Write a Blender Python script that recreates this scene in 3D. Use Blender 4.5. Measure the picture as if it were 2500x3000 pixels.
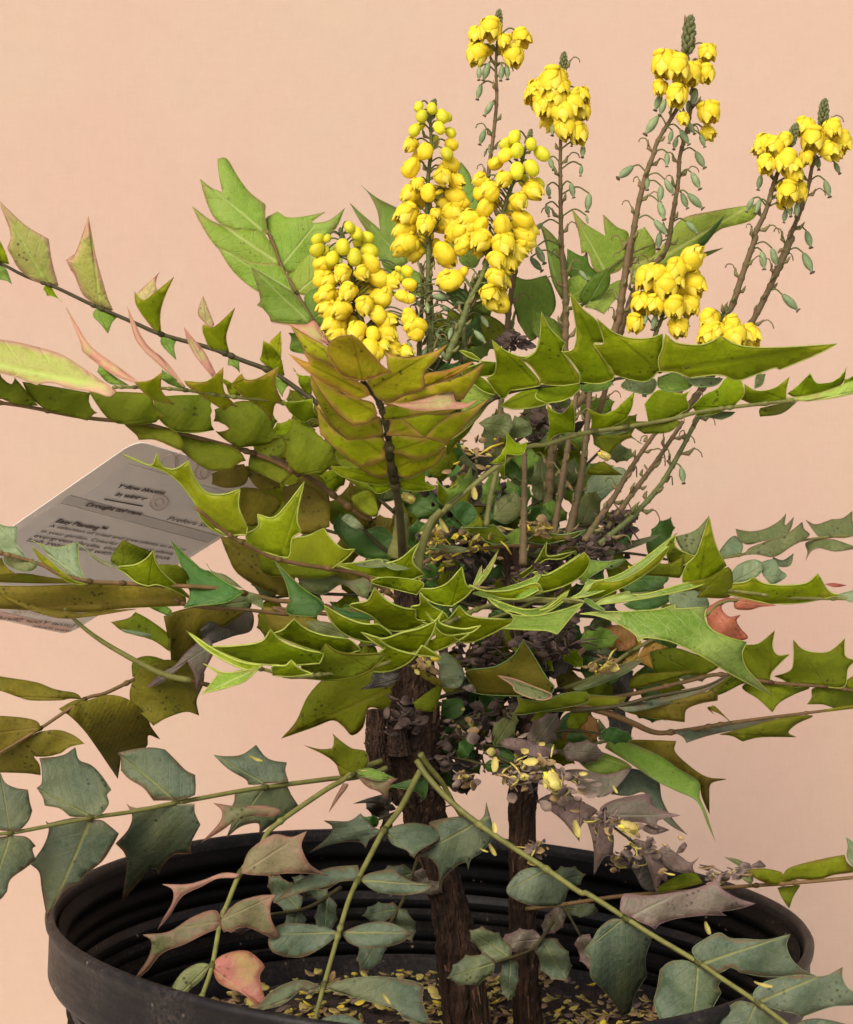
import bpy, bmesh, math, random
from mathutils import Vector, Matrix
from mathutils.geometry import delaunay_2d_cdt
random.seed(7)
R = math.radians
for o in list(bpy.data.objects): bpy.data.objects.remove(o)
SC = bpy.context.scene
COL = SC.collection

# ---------------------------------------------------------------- camera
F_PX = 6088.0                       # focal length in photo pixels (photo 2500 x 3000)
CAM = Vector((0.0, -1.10, 0.588))
PITCH = math.atan((1500 - 1090) / F_PX)
cam = bpy.data.cameras.new('camera')
cam_o = bpy.data.objects.new('camera', cam); COL.objects.link(cam_o)
cam.sensor_fit = 'VERTICAL'; cam.sensor_height = 24.0
cam.lens = 24.0 * F_PX / 3000.0
cam.clip_start = 0.05; cam.clip_end = 60
cam_o.location = CAM
cam_o.rotation_euler = (math.pi / 2 - PITCH, 0, 0)
SC.camera = cam_o
SC.render.resolution_x = 853; SC.render.resolution_y = 1024
cam.dof.use_dof = True; cam.dof.focus_distance = 1.09; cam.dof.aperture_fstop = 16.0

# ---------------------------------------------------------------- daylight
world = bpy.data.worlds.new('World'); SC.world = world
world.use_nodes = True
wn = world.node_tree.nodes; wl = world.node_tree.links
bg = wn['Background']
sky = wn.new('ShaderNodeTexSky'); sky.sky_type = 'NISHITA'; sky.sun_disc = False
SUN_EL, SUN_AZ = 40.0, 204.0        # azimuth: sun stands behind and left of the camera
sky.sun_elevation = R(SUN_EL); sky.sun_rotation = R(SUN_AZ)
sky.air_density = 1.0; sky.dust_density = 5.0; sky.ozone_density = 0.6
wl.new(sky.outputs[0], bg.inputs[0]); bg.inputs[1].default_value = 0.14
sun = bpy.data.lights.new('sun', 'SUN'); sun_o = bpy.data.objects.new('sun', sun); COL.objects.link(sun_o)
sun.energy = 1.3; sun.angle = R(30); sun.color = (1.0, 0.92, 0.80)
sd = Vector((math.sin(R(SUN_AZ)) * math.cos(R(SUN_EL)), math.cos(R(SUN_AZ)) * math.cos(R(SUN_EL)), math.sin(R(SUN_EL))))
sun_o.rotation_euler = sd.to_track_quat('Z', 'Y').to_euler()
SC.view_settings.view_transform = 'Standard'; SC.view_settings.look = 'None'
SC.view_settings.gamma = 1.0; SC.view_settings.exposure = 0.36
SC.render.engine = 'CYCLES'

# ---------------------------------------------------------------- photo pixel -> point at a given real distance
CP, SP = math.cos(PITCH), math.sin(PITCH)
def P(px, py, d):
    """the point of the place seen at photo pixel (px, py) that lies d metres behind the pot's centre"""
    rx = (px - 1250) / F_PX; ry = (1500 - py) / F_PX
    vx, vy, vz = rx, CP + ry * SP, -SP + ry * CP
    t = (d - CAM.y) / vy
    return Vector((CAM.x + vx * t, d, CAM.z + vz * t))
CROPS = {'O': (0, 0, 1/.7), 'A': (0, 500, 1/1.75), 'B': (850, 0, 1/2.1875), 'C': (1700, 0, 1/2.1875), 'D': (850, 600, 1/2.1875),
         'E': (1600, 700, 1/1.9444), 'F': (0, 1200, 1/1.75), 'G': (800, 1300, 1/1.9444), 'H': (1600, 1400, 1/1.9444),
         'I': (0, 2000, 1/1.9444), 'J': (800, 2100, 1/1.9444), 'K': (1600, 2100, 1/1.9444), 'T': (0, 1270, 650/1750),
         'Q': (1450, 550, 800/1750), 'W': (1000, 1850, .4), 'U': (1500, 1480, 1/3.5), 'V': (1000, 1400, 1/3.5), 'X': (1050, 800, 1/3.5), 'S': (0, 0, 1)}
def parse(s):
    """'A 12,40 30,50~ ...' -> [(px, py, flag)] in photo pixels; ~ smooth point, * leaf tip"""
    out = []; c = CROPS['S']
    for tok in s.split():
        if tok in CROPS: c = CROPS[tok]; continue
        f = ''
        if tok[-1] in '~*': f = tok[-1]; tok = tok[:-1]
        x, y = tok.split(',')
        out.append((c[0] + float(x) * c[2], c[1] + float(y) * c[2], f))
    return out

# ---------------------------------------------------------------- objects
def tag(o, label=None, cat=None, group=None, kind=None):
    if label: o['label'] = label
    if cat: o['category'] = cat
    if group: o['group'] = group
    if kind: o['kind'] = kind
    return o
WORLD_ORIGIN = {}
def wo(o): return WORLD_ORIGIN.get(o.name, Vector((0, 0, 0)))
def place(o, origin, parent=None):
    COL.objects.link(o)
    if parent is not None:
        o.parent = parent; o.location = origin - wo(parent)
    else:
        o.location = origin
    WORLD_ORIGIN[o.name] = Vector(origin)
    return o
def empty(name, origin): return place(bpy.data.objects.new(name, None), Vector(origin))
def mesh_obj(name, verts, faces, mats, parent=None, origin=None, smooth=True, midx=None, uvs=None, edge=None):
    """verts in world space; the object's own origin sits at `origin`"""
    origin = Vector(origin) if origin is not None else (wo(parent) if parent is not None else Vector((0, 0, 0)))
    me = bpy.data.meshes.new(name)
    me.from_pydata([Vector(v) - origin for v in verts], [], faces)
    for m in (mats if isinstance(mats, (list, tuple)) else [mats]): me.materials.append(m)
    if midx: me.polygons.foreach_set('material_index', midx)
    if smooth: me.polygons.foreach_set('use_smooth', [True] * len(me.polygons))
    if uvs:
        l = me.uv_layers.new(name='UVMap'); vi = [0] * len(me.loops); me.loops.foreach_get('vertex_index', vi)
        flat = []
        for i in vi: flat += uvs[i]
        l.data.foreach_set('uv', flat)
    if edge:
        a = me.attributes.new('edge', 'FLOAT', 'POINT'); a.data.foreach_set('value', edge)
    me.update()
    return place(bpy.data.objects.new(name, me), origin, parent)

class MB:
    def __init__(s): s.v = []; s.f = []; s.m = []
    def add(s, v, f, m=0):
        n = len(s.v); s.v += [Vector(q) for q in v]; s.f += [tuple(i + n for i in q) for q in f]; s.m += [m] * len(f)
    def tube(s, pts, rad, seg=8, m=0, cap=True, jit=0.0):
        n = len(pts); rings = []
        if not isinstance(rad, (list, tuple)): rad = [rad] * n
        up = None; v = []
        for i, p in enumerate(pts):
            t = (pts[min(i + 1, n - 1)] - pts[max(i - 1, 0)])
            if t.length < 1e-9: t = Vector((0, 0, 1))
            t.normalize()
            if up is None: up = Vector((0, 0, 1)) if abs(t.z) < .9 else Vector((1, 0, 0))
            a = t.cross(up).normalized(); b = t.cross(a).normalized(); up = a.cross(t).normalized() * -1 if False else up
            for k in range(seg):
                an = 2 * math.pi * k / seg
                r = rad[i] * (1 + random.uniform(-jit, jit))
                v.append(p + (a * math.cos(an) + b * math.sin(an)) * r)
        f = []
        for i in range(n - 1):
            for k in range(seg):
                k2 = (k + 1) % seg
                f.append((i*seg + k, i*seg + k2, (i+1)*seg + k2, (i+1)*seg + k))
        if cap: f.append(tuple(range(seg))[::-1]); f.append(tuple((n-1)*seg + k for k in range(seg)))
        s.add(v, f, m)
    def blob(s, c, ax, r, l, seg=6, rings=4, m=0):
        """small ellipsoid along direction ax"""
        ax = Vector(ax).normalized(); up = Vector((0, 0, 1)) if abs(ax.z) < .9 else Vector((1, 0, 0))
        a = ax.cross(up).normalized(); b = ax.cross(a)
        v = [c - ax * l]; f = []
        for i in range(1, rings):
            th = math.pi * i / rings
            for k in range(seg):
                an = 2 * math.pi * k / seg
                v.append(c - ax * l * math.cos(th) + (a * math.cos(an) + b * math.sin(an)) * r * math.sin(th))
        v.append(c + ax * l)
        for k in range(seg): f.append((0, 1 + (k + 1) % seg, 1 + k))
        for i in range(rings - 2):
            for k in range(seg):
                k2 = (k + 1) % seg; f.append((1 + i*seg + k, 1 + i*seg + k2, 1 + (i+1)*seg + k2, 1 + (i+1)*seg + k))
        e = len(v) - 1; o = 1 + (rings - 2) * seg
        for k in range(seg): f.append((e, o + k, o + (k + 1) % seg))
        s.add(v, f, m)
    def build(s, name, mats, parent=None, origin=None, smooth=True):
        return mesh_obj(name, s.v, s.f, mats, parent, origin, smooth, s.m)

def catmull(pts, n=6):
    """smooth 3-D / n-D line through pts"""
    if len(pts) < 3: return [pts[0].lerp(pts[1], i / n) for i in range(n + 1)] if len(pts) == 2 else pts
    q = [pts[0] * 2 - pts[1]] + list(pts) + [pts[-1] * 2 - pts[-2]]; out = []
    for i in range(1, len(q) - 2):
        a, b, c, d = q[i-1], q[i], q[i+1], q[i+2]
        for k in range(n):
            t = k / n
            out.append(0.5 * ((2*b) + (c - a)*t + (2*a - 5*b + 4*c - d)*t*t + (3*b - a - 3*c + d)*t*t*t))
    out.append(Vector(pts[-1])); return out

# ---------------------------------------------------------------- materials
def lin(r, g, b):
    f = lambda c: (c/255/12.92) if c/255 <= .04045 else ((c/255 + .055)/1.055) ** 2.4
    return (f(r), f(g), f(b), 1)
def new_mat(name):
    m = bpy.data.materials.new(name); m.use_nodes = True
    nt = m.node_tree; nt.nodes.clear()
    return m, nt
def N(nt, t, **kw):
    n = nt.nodes.new(t)
    for k, v in kw.items():
        if k in n.inputs.keys(): n.inputs[k].default_value = v
        else: setattr(n, k, v)
    return n
def math_n(nt, op, a, b=None, c=None, clamp=False):
    n = nt.nodes.new('ShaderNodeMath'); n.operation = op; n.use_clamp = clamp
    for i, x in enumerate((a, b, c)):
        if x is None: continue
        if isinstance(x, (int, float)): n.inputs[i].default_value = x
        else: nt.links.new(x, n.inputs[i])
    return n.outputs[0]
def mix(nt, fac, a, b, mode='MIX'):
    n = nt.nodes.new('ShaderNodeMix'); n.data_type = 'RGBA'; n.blend_type = mode; n.clamp_factor = True
    for i, x in ((0, fac), (6, a), (7, b)):
        if isinstance(x, (int, float)): n.inputs[i].default_value = x
        elif isinstance(x, tuple): n.inputs[i].default_value = x
        else: nt.links.new(x, n.inputs[i])
    return n.outputs[2]
def ramp(nt, x, lo, hi):
    n = nt.nodes.new('ShaderNodeMapRange'); n.clamp = True
    nt.links.new(x, n.inputs[0]); n.inputs[1].default_value = lo; n.inputs[2].default_value = hi
    return n.outputs[0]
def noise(nt, vec, scale, detail=3, rough=.55, dim='3D'):
    n = nt.nodes.new('ShaderNodeTexNoise'); n.inputs['Scale'].default_value = scale
    n.inputs['Detail'].default_value = detail; n.inputs['Roughness'].default_value = rough
    nt.links.new(vec, n.inputs['Vector']); return n.outputs['Fac']

def leaf_mat(name, base, mott, vein, edge=None, spots=0.25, rough=.5, spec=.35, trans=.22, veins=.35, bump=.85, edgew=.6, blotch=None):
    m, nt = new_mat(name)
    geo = N(nt, 'ShaderNodeNewGeometry'); info = N(nt, 'ShaderNodeObjectInfo')
    uv = N(nt, 'ShaderNodeUVMap'); sep = N(nt, 'ShaderNodeSeparateXYZ'); nt.links.new(uv.outputs[0], sep.inputs[0])
    pos = geo.outputs['Position']
    u = sep.outputs[0]; v = sep.outputs[1]; av = math_n(nt, 'ABSOLUTE', v)
    # object random offset so that no two leaflets share a pattern
    off = N(nt, 'ShaderNodeVectorMath', operation='ADD'); nt.links.new(pos, off.inputs[0]); nt.links.new(info.outputs['Random'], off.inputs[1])
    p = off.outputs[0]
    n1 = noise(nt, p, 55, 4); n2 = noise(nt, p, 260, 4, .65); n3 = noise(nt, p, 620, 3, .7)
    c = mix(nt, ramp(nt, n1, .36, .66), base, mott)
    c = mix(nt, math_n(nt, 'MULTIPLY', ramp(nt, n2, .46, .62), .7), c, mott)
    gr = math_n(nt, 'ADD', .72, math_n(nt, 'MULTIPLY', n3, .56)); cc = N(nt, 'ShaderNodeCombineColor'); [nt.links.new(gr, cc.inputs[k]) for k in range(3)]
    c = mix(nt, 1.0, c, cc.outputs[0], 'MULTIPLY')
    nb = noise(nt, p, 17, 2); c = mix(nt, math_n(nt, 'MULTIPLY', ramp(nt, nb, .48, .62), .35), c, vein)
    if blotch: c = mix(nt, ramp(nt, noise(nt, p, 28, 3), .52, .62), c, blotch)
    # veins: midrib + side veins leaving it at a slant
    wob = math_n(nt, 'MULTIPLY', math_n(nt, 'SUBTRACT', n1, .5), .10)
    w = math_n(nt, 'ADD', math_n(nt, 'MULTIPLY', u, 5.2), math_n(nt, 'ADD', math_n(nt, 'MULTIPLY', av, -4.6), math_n(nt, 'MULTIPLY', wob, 5)))
    fr = math_n(nt, 'ABSOLUTE', math_n(nt, 'SUBTRACT', math_n(nt, 'FRACT', w), .5))
    side = ramp(nt, fr, .05, .0)
    mid = ramp(nt, math_n(nt, 'ADD', av, math_n(nt, 'MULTIPLY', u, .012)), .028, .008)
    # fine net of veins
    vor = N(nt, 'ShaderNodeTexVoronoi', feature='DISTANCE_TO_EDGE'); vor.inputs['Scale'].default_value = 230; nt.links.new(p, vor.inputs['Vector'])
    net = ramp(nt, vor.outputs['Distance'], .10, .0)
    vm = math_n(nt, 'MAXIMUM', math_n(nt, 'MULTIPLY', mid, min(1, veins * 1.9)), math_n(nt, 'MULTIPLY', side, veins * .75))
    vm = math_n(nt, 'MAXIMUM', vm, math_n(nt, 'MULTIPLY', net, veins * .28))
    c = mix(nt, vm, c, vein)
    # blemishes
    if spots > 0:
        vs = N(nt, 'ShaderNodeTexVoronoi'); vs.inputs['Scale'].default_value = 300; nt.links.new(p, vs.inputs['Vector'])
        sp = math_n(nt, 'MULTIPLY', ramp(nt, vs.outputs['Distance'], .30, .18), ramp(nt, n1, .60 - .22 * spots, .70 - .22 * spots))
        c = mix(nt, math_n(nt, 'MULTIPLY', sp, .75), c, (.02, .014, .008, 1))
    if edge:
        ea = N(nt, 'ShaderNodeAttribute', attribute_name='edge')
        em = ramp(nt, math_n(nt, 'ADD', ea.outputs['Fac'], math_n(nt, 'MULTIPLY', math_n(nt, 'SUBTRACT', n1, .5), 1.3)), edgew, 0.0)
        c = mix(nt, em, c, edge)
    hs = N(nt, 'ShaderNodeHueSaturation'); nt.links.new(c, hs.inputs['Color'])
    nt.links.new(math_n(nt, 'ADD', .488, math_n(nt, 'MULTIPLY', info.outputs['Random'], .024)), hs.inputs['Hue'])
    nt.links.new(math_n(nt, 'ADD', .86, math_n(nt, 'MULTIPLY', math_n(nt, 'FRACT', math_n(nt, 'MULTIPLY', info.outputs['Random'], 7.3)), .28)), hs.inputs['Value'])
    c = hs.outputs[0]
    bs = N(nt, 'ShaderNodeBsdfPrincipled'); nt.links.new(c, bs.inputs['Base Color'])
    nt.links.new(math_n(nt, 'ADD', rough - .2, math_n(nt, 'MULTIPLY', n2, .45)), bs.inputs['Roughness'])
    bs.inputs['Specular IOR Level'].default_value = spec
    h = math_n(nt, 'ADD', math_n(nt, 'MULTIPLY', vm, -.8), math_n(nt, 'ADD', math_n(nt, 'MULTIPLY', n2, 1.1), math_n(nt, 'MULTIPLY', ramp(nt, fr, 0, .5), .12)))
    h = math_n(nt, 'ADD', h, math_n(nt, 'MULTIPLY', n3, .2))
    bp = N(nt, 'ShaderNodeBump'); bp.inputs['Strength'].default_value = bump; bp.inputs['Distance'].default_value = .0007
    nt.links.new(h, bp.inputs['Height']); nt.links.new(bp.outputs[0], bs.inputs['Normal'])
    out = N(nt, 'ShaderNodeOutputMaterial')
    if trans > 0:
        tr = N(nt, 'ShaderNodeBsdfTranslucent'); nt.links.new(mix(nt, .6, c, (.45, .62, .05, 1)), tr.inputs[0])
        ms = N(nt, 'ShaderNodeMixShader'); ms.inputs[0].default_value = trans
        nt.links.new(bs.outputs[0], ms.inputs[1]); nt.links.new(tr.outputs[0], ms.inputs[2]); nt.links.new(ms.outputs[0], out.inputs[0])
    else: nt.links.new(bs.outputs[0], out.inputs[0])
    return m
def simple_mat(name, base, mott, scale=120, rough=.6, spec=.3, bump=.4, bdist=.0006, trans=0, contrast=(.38, .64), stretch=None, rvar=.12):
    m, nt = new_mat(name)
    geo = N(nt, 'ShaderNodeNewGeometry'); info = N(nt, 'ShaderNodeObjectInfo')
    mp = N(nt, 'ShaderNodeMapping'); nt.links.new(geo.outputs['Position'], mp.inputs[0])
    if stretch: mp.inputs['Scale'].default_value = stretch
    off = N(nt, 'ShaderNodeVectorMath', operation='ADD'); nt.links.new(mp.outputs[0], off.inputs[0]); nt.links.new(info.outputs['Random'], off.inputs[1])
    p = off.outputs[0]
    n1 = noise(nt, p, scale, 5, .6); n2 = noise(nt, p, scale * 5, 3)
    c = mix(nt, ramp(nt, n1, *contrast), base, mott)
    hs = N(nt, 'ShaderNodeHueSaturation'); nt.links.new(c, hs.inputs['Color'])
    nt.links.new(math_n(nt, 'ADD', 1 - rvar, math_n(nt, 'MULTIPLY', info.outputs['Random'], 2 * rvar)), hs.inputs['Value'])
    bs = N(nt, 'ShaderNodeBsdfPrincipled'); nt.links.new(hs.outputs[0], bs.inputs['Base Color'])
    bs.inputs['Roughness'].default_value = rough; bs.inputs['Specular IOR Level'].default_value = spec
    bp = N(nt, 'ShaderNodeBump'); bp.inputs['Strength'].default_value = bump; bp.inputs['Distance'].default_value = bdist
    nt.links.new(math_n(nt, 'ADD', n1, math_n(nt, 'MULTIPLY', n2, .4)), bp.inputs['Height']); nt.links.new(bp.outputs[0], bs.inputs['Normal'])
    out = N(nt, 'ShaderNodeOutputMaterial')
    if trans:
        tr = N(nt, 'ShaderNodeBsdfTranslucent'); nt.links.new(hs.outputs[0], tr.inputs[0])
        ms = N(nt, 'ShaderNodeMixShader'); ms.inputs[0].default_value = trans
        nt.links.new(bs.outputs[0], ms.inputs[1]); nt.links.new(tr.outputs[0], ms.inputs[2]); nt.links.new(ms.outputs[0], out.inputs[0])
    else: nt.links.new(bs.outputs[0], out.inputs[0])
    return m

M = {
 'greenl': leaf_mat('leaf_glossy_green', (.105, .215, .014, 1), (.15, .265, .03, 1), (.36, .46, .12, 1), (.24, .31, .08, 1), .12, veins=.85, edgew=.12, spec=.35, rough=.42, trans=.15),
 'lime': leaf_mat('leaf_lime_underside', (0.243, 0.3115, 0.00432, 1), (0.1782, 0.2447, 0.00324, 1), (.10, .12, .004, 1), (.30, .31, .02, 1), .35, veins=.30, edgew=.18, trans=.28, spec=.1, rough=.65),
 'limey': leaf_mat('leaf_yellow_lime', (.255, .305, .004, 1), (.20, .25, .003, 1), (.26, .29, .02, 1), (.36, .40, .04, 1), .12, veins=.25, edgew=.2, trans=.28, spec=.1, rough=.6),
 'olive': leaf_mat('leaf_olive_underside', (0.1534, 0.1876, 0.00708, 1), (0.1086, 0.1401, 0.0059, 1), (.145, .145, .012, 1), (.14, .125, .012, 1), .3, veins=.3, trans=.2, edgew=.2, spec=.12, rough=.65),
 'olivey': leaf_mat('leaf_yellow_olive', (0.315, 0.3473, 0.00525, 1), (0.2415, 0.2811, 0.00525, 1), (.15, .14, .005, 1), (.40, .26, .05, 1), .4, veins=.3, edgew=.35, trans=.25, spec=.1, rough=.65),
 'oliveb': leaf_mat('leaf_brown_olive', (0.1812, 0.1458, 0.01375, 1), (0.1187, 0.1053, 0.01125, 1), (.19, .145, .03, 1), None, .55, veins=.3, trans=.15, spec=.12, rough=.65),
 'green': leaf_mat('leaf_fresh_green', (.200, .335, .030, 1), (.265, .385, .045, 1), (.42, .52, .14, 1), (.34, .34, .09, 1), .12, veins=.8, edgew=.15, spec=.18),
 'gmid': leaf_mat('leaf_mid_green', (0.108, 0.198, 0.0168, 1), (0.15, 0.252, 0.03, 1), (.24, .34, .08, 1), (.16, .18, .04, 1), .12, veins=.5, edgew=.15, spec=.2),
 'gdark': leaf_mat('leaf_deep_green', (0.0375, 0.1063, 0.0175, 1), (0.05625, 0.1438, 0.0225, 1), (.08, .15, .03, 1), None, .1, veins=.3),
 'blue': leaf_mat('leaf_old_blue_green', (.044, .074, .043, 1), (.090, .115, .074, 1), (.17, .18, .06, 1), (.11, .085, .045, 1), .25, veins=.45, trans=.05, edgew=.16, rough=.55, spec=.3),
 'bluep': leaf_mat('leaf_pale_blue_green', (.115, .17, .08, 1), (.17, .22, .12, 1), (.25, .29, .14, 1), None, .1, veins=.45, trans=.08, spec=.3),
 'bluet': leaf_mat('leaf_blue_green_brown_tip', (.044, .074, .043, 1), (.092, .112, .070, 1), (.17, .18, .06, 1), (.22, .13, .08, 1), .3, veins=.45, trans=.05, edgew=.24, rough=.55, spec=.3),
 'bgrn': leaf_mat('leaf_grey_green', (0.08625, 0.1242, 0.0322, 1), (0.138, 0.161, 0.06325, 1), (.17, .185, .065, 1), (.15, .13, .07, 1), .3, veins=.4, trans=.1, edgew=.15, spec=.25),
 'bronze': leaf_mat('leaf_bronze', (0.3996, 0.4549, 0.00648, 1), (0.4968, 0.4432, 0.01944, 1), (.14, .115, .005, 1), (.50, .31, .06, 1), .6, veins=.30, edgew=.28, trans=.28, spec=.1, rough=.65),
 'bronzed': leaf_mat('leaf_bronze_dark', (0.345, 0.3413, 0.0069, 1), (0.4255, 0.3169, 0.0138, 1), (.12, .09, .005, 1), (.42, .21, .04, 1), .5, veins=.3, edgew=.35, trans=.25, spec=.1, rough=.65),
 'pinkg':  leaf_mat('leaf_pink_edged', (.36, .42, .07, 1), (.42, .40, .11, 1), (.46, .56, .12, 1), (.58, .36, .22, 1), .12, veins=.5, edgew=.4),
 'tan':    leaf_mat('leaf_pinkish_tan', (.38, .37, .10, 1), (.43, .33, .15, 1), (.40, .40, .14, 1), (.50, .25, .17, 1), .15, veins=.4, edgew=.4),
 'pinkb': leaf_mat('leaf_pink_brown', (.215, .150, .095, 1), (.155, .135, .065, 1), (.26, .20, .11, 1), (.27, .15, .105, 1), .35, veins=.35, trans=.06, edgew=.3, bump=.8, spec=.2),
 'pinkgr': leaf_mat('leaf_brown_with_green_base', (.165, .115, .07, 1), (.105, .115, .045, 1), (.2, .17, .08, 1), (.22, .12, .08, 1), .35, veins=.35, trans=.06, edgew=.3, bump=.8, spec=.2),
 'red':    leaf_mat('leaf_red', (.46, .12, .07, 1), (.35, .10, .05, 1), (.5, .22, .1, 1), (.32, .10, .06, 1), .7, veins=.3, trans=.1),
 'redp': leaf_mat('leaf_red_patched', (.25, .15, .08, 1), (.36, .09, .075, 1), (.33, .22, .11, 1), (.30, .13, .075, 1), .3, veins=.3, trans=.06, blotch=(.32, .27, .07, 1)),
 'orange': leaf_mat('leaf_orange', (.35, .12, .03, 1), (.28, .19, .04, 1), (.2, .1, .03, 1), None, .6, veins=.3, trans=.1),
 'yellow': leaf_mat('leaf_yellow', (.46, .32, .03, 1), (.38, .20, .03, 1), (.2, .1, .03, 1), None, .6, veins=.4, trans=.15),
 'dead':   leaf_mat('leaf_dead_grey_brown', (.105, .065, .055, 1), (.17, .12, .10, 1), (.19, .14, .11, 1), None, .3, veins=.4, trans=0, bump=1.0, rough=.7),
 'deadg':  leaf_mat('leaf_dying_grey_green', (.075, .070, .040, 1), (.13, .095, .075, 1), (.16, .15, .10, 1), (.16, .10, .09, 1), .4, veins=.4, trans=0, edgew=.4, bump=.9),
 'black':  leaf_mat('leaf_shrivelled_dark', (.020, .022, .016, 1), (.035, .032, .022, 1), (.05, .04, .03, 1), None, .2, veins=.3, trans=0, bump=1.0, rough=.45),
 'rim': simple_mat('leaf_margin_lime', (.38, .44, .08, 1), (.31, .38, .06, 1), 200, rough=.5, trans=.1),
 'rimb': simple_mat('leaf_margin_brown', (.38, .24, .09, 1), (.30, .22, .06, 1), 200, rough=.6),
 'rimg':   simple_mat('leaf_margin_pale_green', (.13, .21, .06, 1), (.16, .22, .08, 1), 200, rough=.5),
 'rachis': simple_mat('leaf_stalk_olive', (.17, .17, .045, 1), (.12, .12, .03, 1), 160, rough=.55),
 'rachisb':simple_mat('leaf_stalk_brown', (.16, .085, .035, 1), (.10, .07, .02, 1), 160, rough=.6),
 'rachisd':simple_mat('leaf_stalk_dark', (.055, .045, .014, 1), (.035, .03, .01, 1), 160, rough=.6),
 'spike':  simple_mat('flower_stem_brown', (.14, .088, .045, 1), (.095, .08, .032, 1), 140, rough=.7, bump=.7),
 'spikeg': simple_mat('flower_stem_green', (.115, .13, .035, 1), (.075, .095, .03, 1), 140, rough=.6, bump=.6),
 'bract':  simple_mat('bract_brown_green', (.18, .125, .06, 1), (.12, .14, .04, 1), 200, rough=.6),
 'tipg': simple_mat('spike_tip_green', (.10, .12, .045, 1), (.15, .16, .06, 1), 300, rough=.6, bump=.8),
 'pod': simple_mat('seed_pod_green', (.23, .30, .15, 1), (.16, .23, .11, 1), 250, rough=.5, trans=.05),
 'podend': simple_mat('seed_pod_end', (.12, .08, .05, 1), (.08, .07, .04, 1), 250),
 'petal': simple_mat('petal_yellow', (.90, .75, .05, 1), (.88, .67, .028, 1), 150, rough=.5, spec=.25, bump=.25, trans=.28, rvar=.05),
 'petall': simple_mat('petal_pale_yellow', (.92, .79, .12, 1), (.90, .73, .06, 1), 150, rough=.5, spec=.25, bump=.25, trans=.3, rvar=.05),
 'budg': simple_mat('bud_green_yellow', (.76, .70, .03, 1), (.58, .58, .03, 1), 150, rough=.45, spec=.3, bump=.2, trans=.2, rvar=.12),
 'fallen': simple_mat('fallen_petal', (.55, .48, .13, 1), (.42, .33, .10, 1), 180, rough=.6, trans=.1, rvar=.2),
 'fallent':simple_mat('fallen_petal_tan', (.33, .22, .10, 1), (.22, .15, .07, 1), 180, rough=.7, rvar=.3),
 'fallenp':simple_mat('fallen_petal_grey', (.13, .09, .075, 1), (.2, .15, .12, 1), 180, rough=.8, rvar=.3),
 'cut':    simple_mat('white_torn_tip', (.75, .70, .60, 1), (.6, .55, .42, 1), 250),
}
# ---------------------------------------------------------------- leaflets
PXM = 5534.0                         # photo pixels per metre at the pot's centre
BACK = {'lime': 'gmid', 'olive': 'gmid', 'olivey': 'gmid', 'oliveb': 'blue', 'green': 'limey', 'greenl': 'lime', 'gmid': 'lime', 'gdark': 'olive',
        'blue': 'oliveb', 'bluet': 'oliveb', 'bluep': 'olive', 'bgrn': 'olive', 'bronze': 'gmid', 'bronzed': 'gmid', 'pinkg': 'tan', 'tan': 'pinkg'}
def resample(pts):
    """outline with concave arcs between spines; runs of ~ points are smooth curves"""
    n = len(pts); area = sum(pts[i][0] * pts[(i+1) % n][1] - pts[(i+1) % n][0] * pts[i][1] for i in range(n))
    sgn = 1 if area > 0 else -1
    sp = [i for i in range(n) if pts[i][2] != '~']
    if not sp: sp = [0]
    out = []; spine = []
    for a, ia in enumerate(sp):
        ib = sp[(a + 1) % len(sp)]
        run = [pts[ia]]; j = (ia + 1) % n
        while j != ib: run.append(pts[j]); j = (j + 1) % n
        run.append(pts[ib])
        if len(run) == 2:
            (x0, y0, _), (x1, y1, _) = run
            L = math.hypot(x1 - x0, y1 - y0); s = -.05 if 0 in (ia, ib) else .135
            nx, ny = -(y1 - y0) * sgn / max(L, 1), (x1 - x0) * sgn / max(L, 1)
            m = max(3, min(10, int(L / 16)))
            for k in range(m):
                t = .5 - .5 * math.cos(math.pi * k / m)
                h = s * L * (4 * t * (1 - t)) ** (.75 if s > 0 else 1)
                out.append((x0 + (x1 - x0) * t + nx * h, y0 + (y1 - y0) * t + ny * h)); spine.append(k == 0)
        else:
            q = [Vector((r[0], r[1], 0)) for r in run]
            c = catmull(q, 4)[:-1]
            for k, w in enumerate(c): out.append((w.x, w.y)); spine.append(k == 0 and ia != 0)
    return out, spine
def seg_d(px, py, ax, ay, bx, by):
    dx, dy = bx - ax, by - ay; l = dx*dx + dy*dy
    t = 0 if l == 0 else max(0, min(1, ((px - ax) * dx + (py - ay) * dy) / l))
    return math.hypot(px - ax - dx * t, py - ay - dy * t)
def inside(px, py, poly):
    c = False; j = len(poly) - 1
    for i in range(len(poly)):
        xi, yi = poly[i]; xj, yj = poly[j]
        if (yi > py) != (yj > py) and px < (xj - xi) * (py - yi) / (yj - yi) + xi: c = not c
        j = i
    return c
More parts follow.
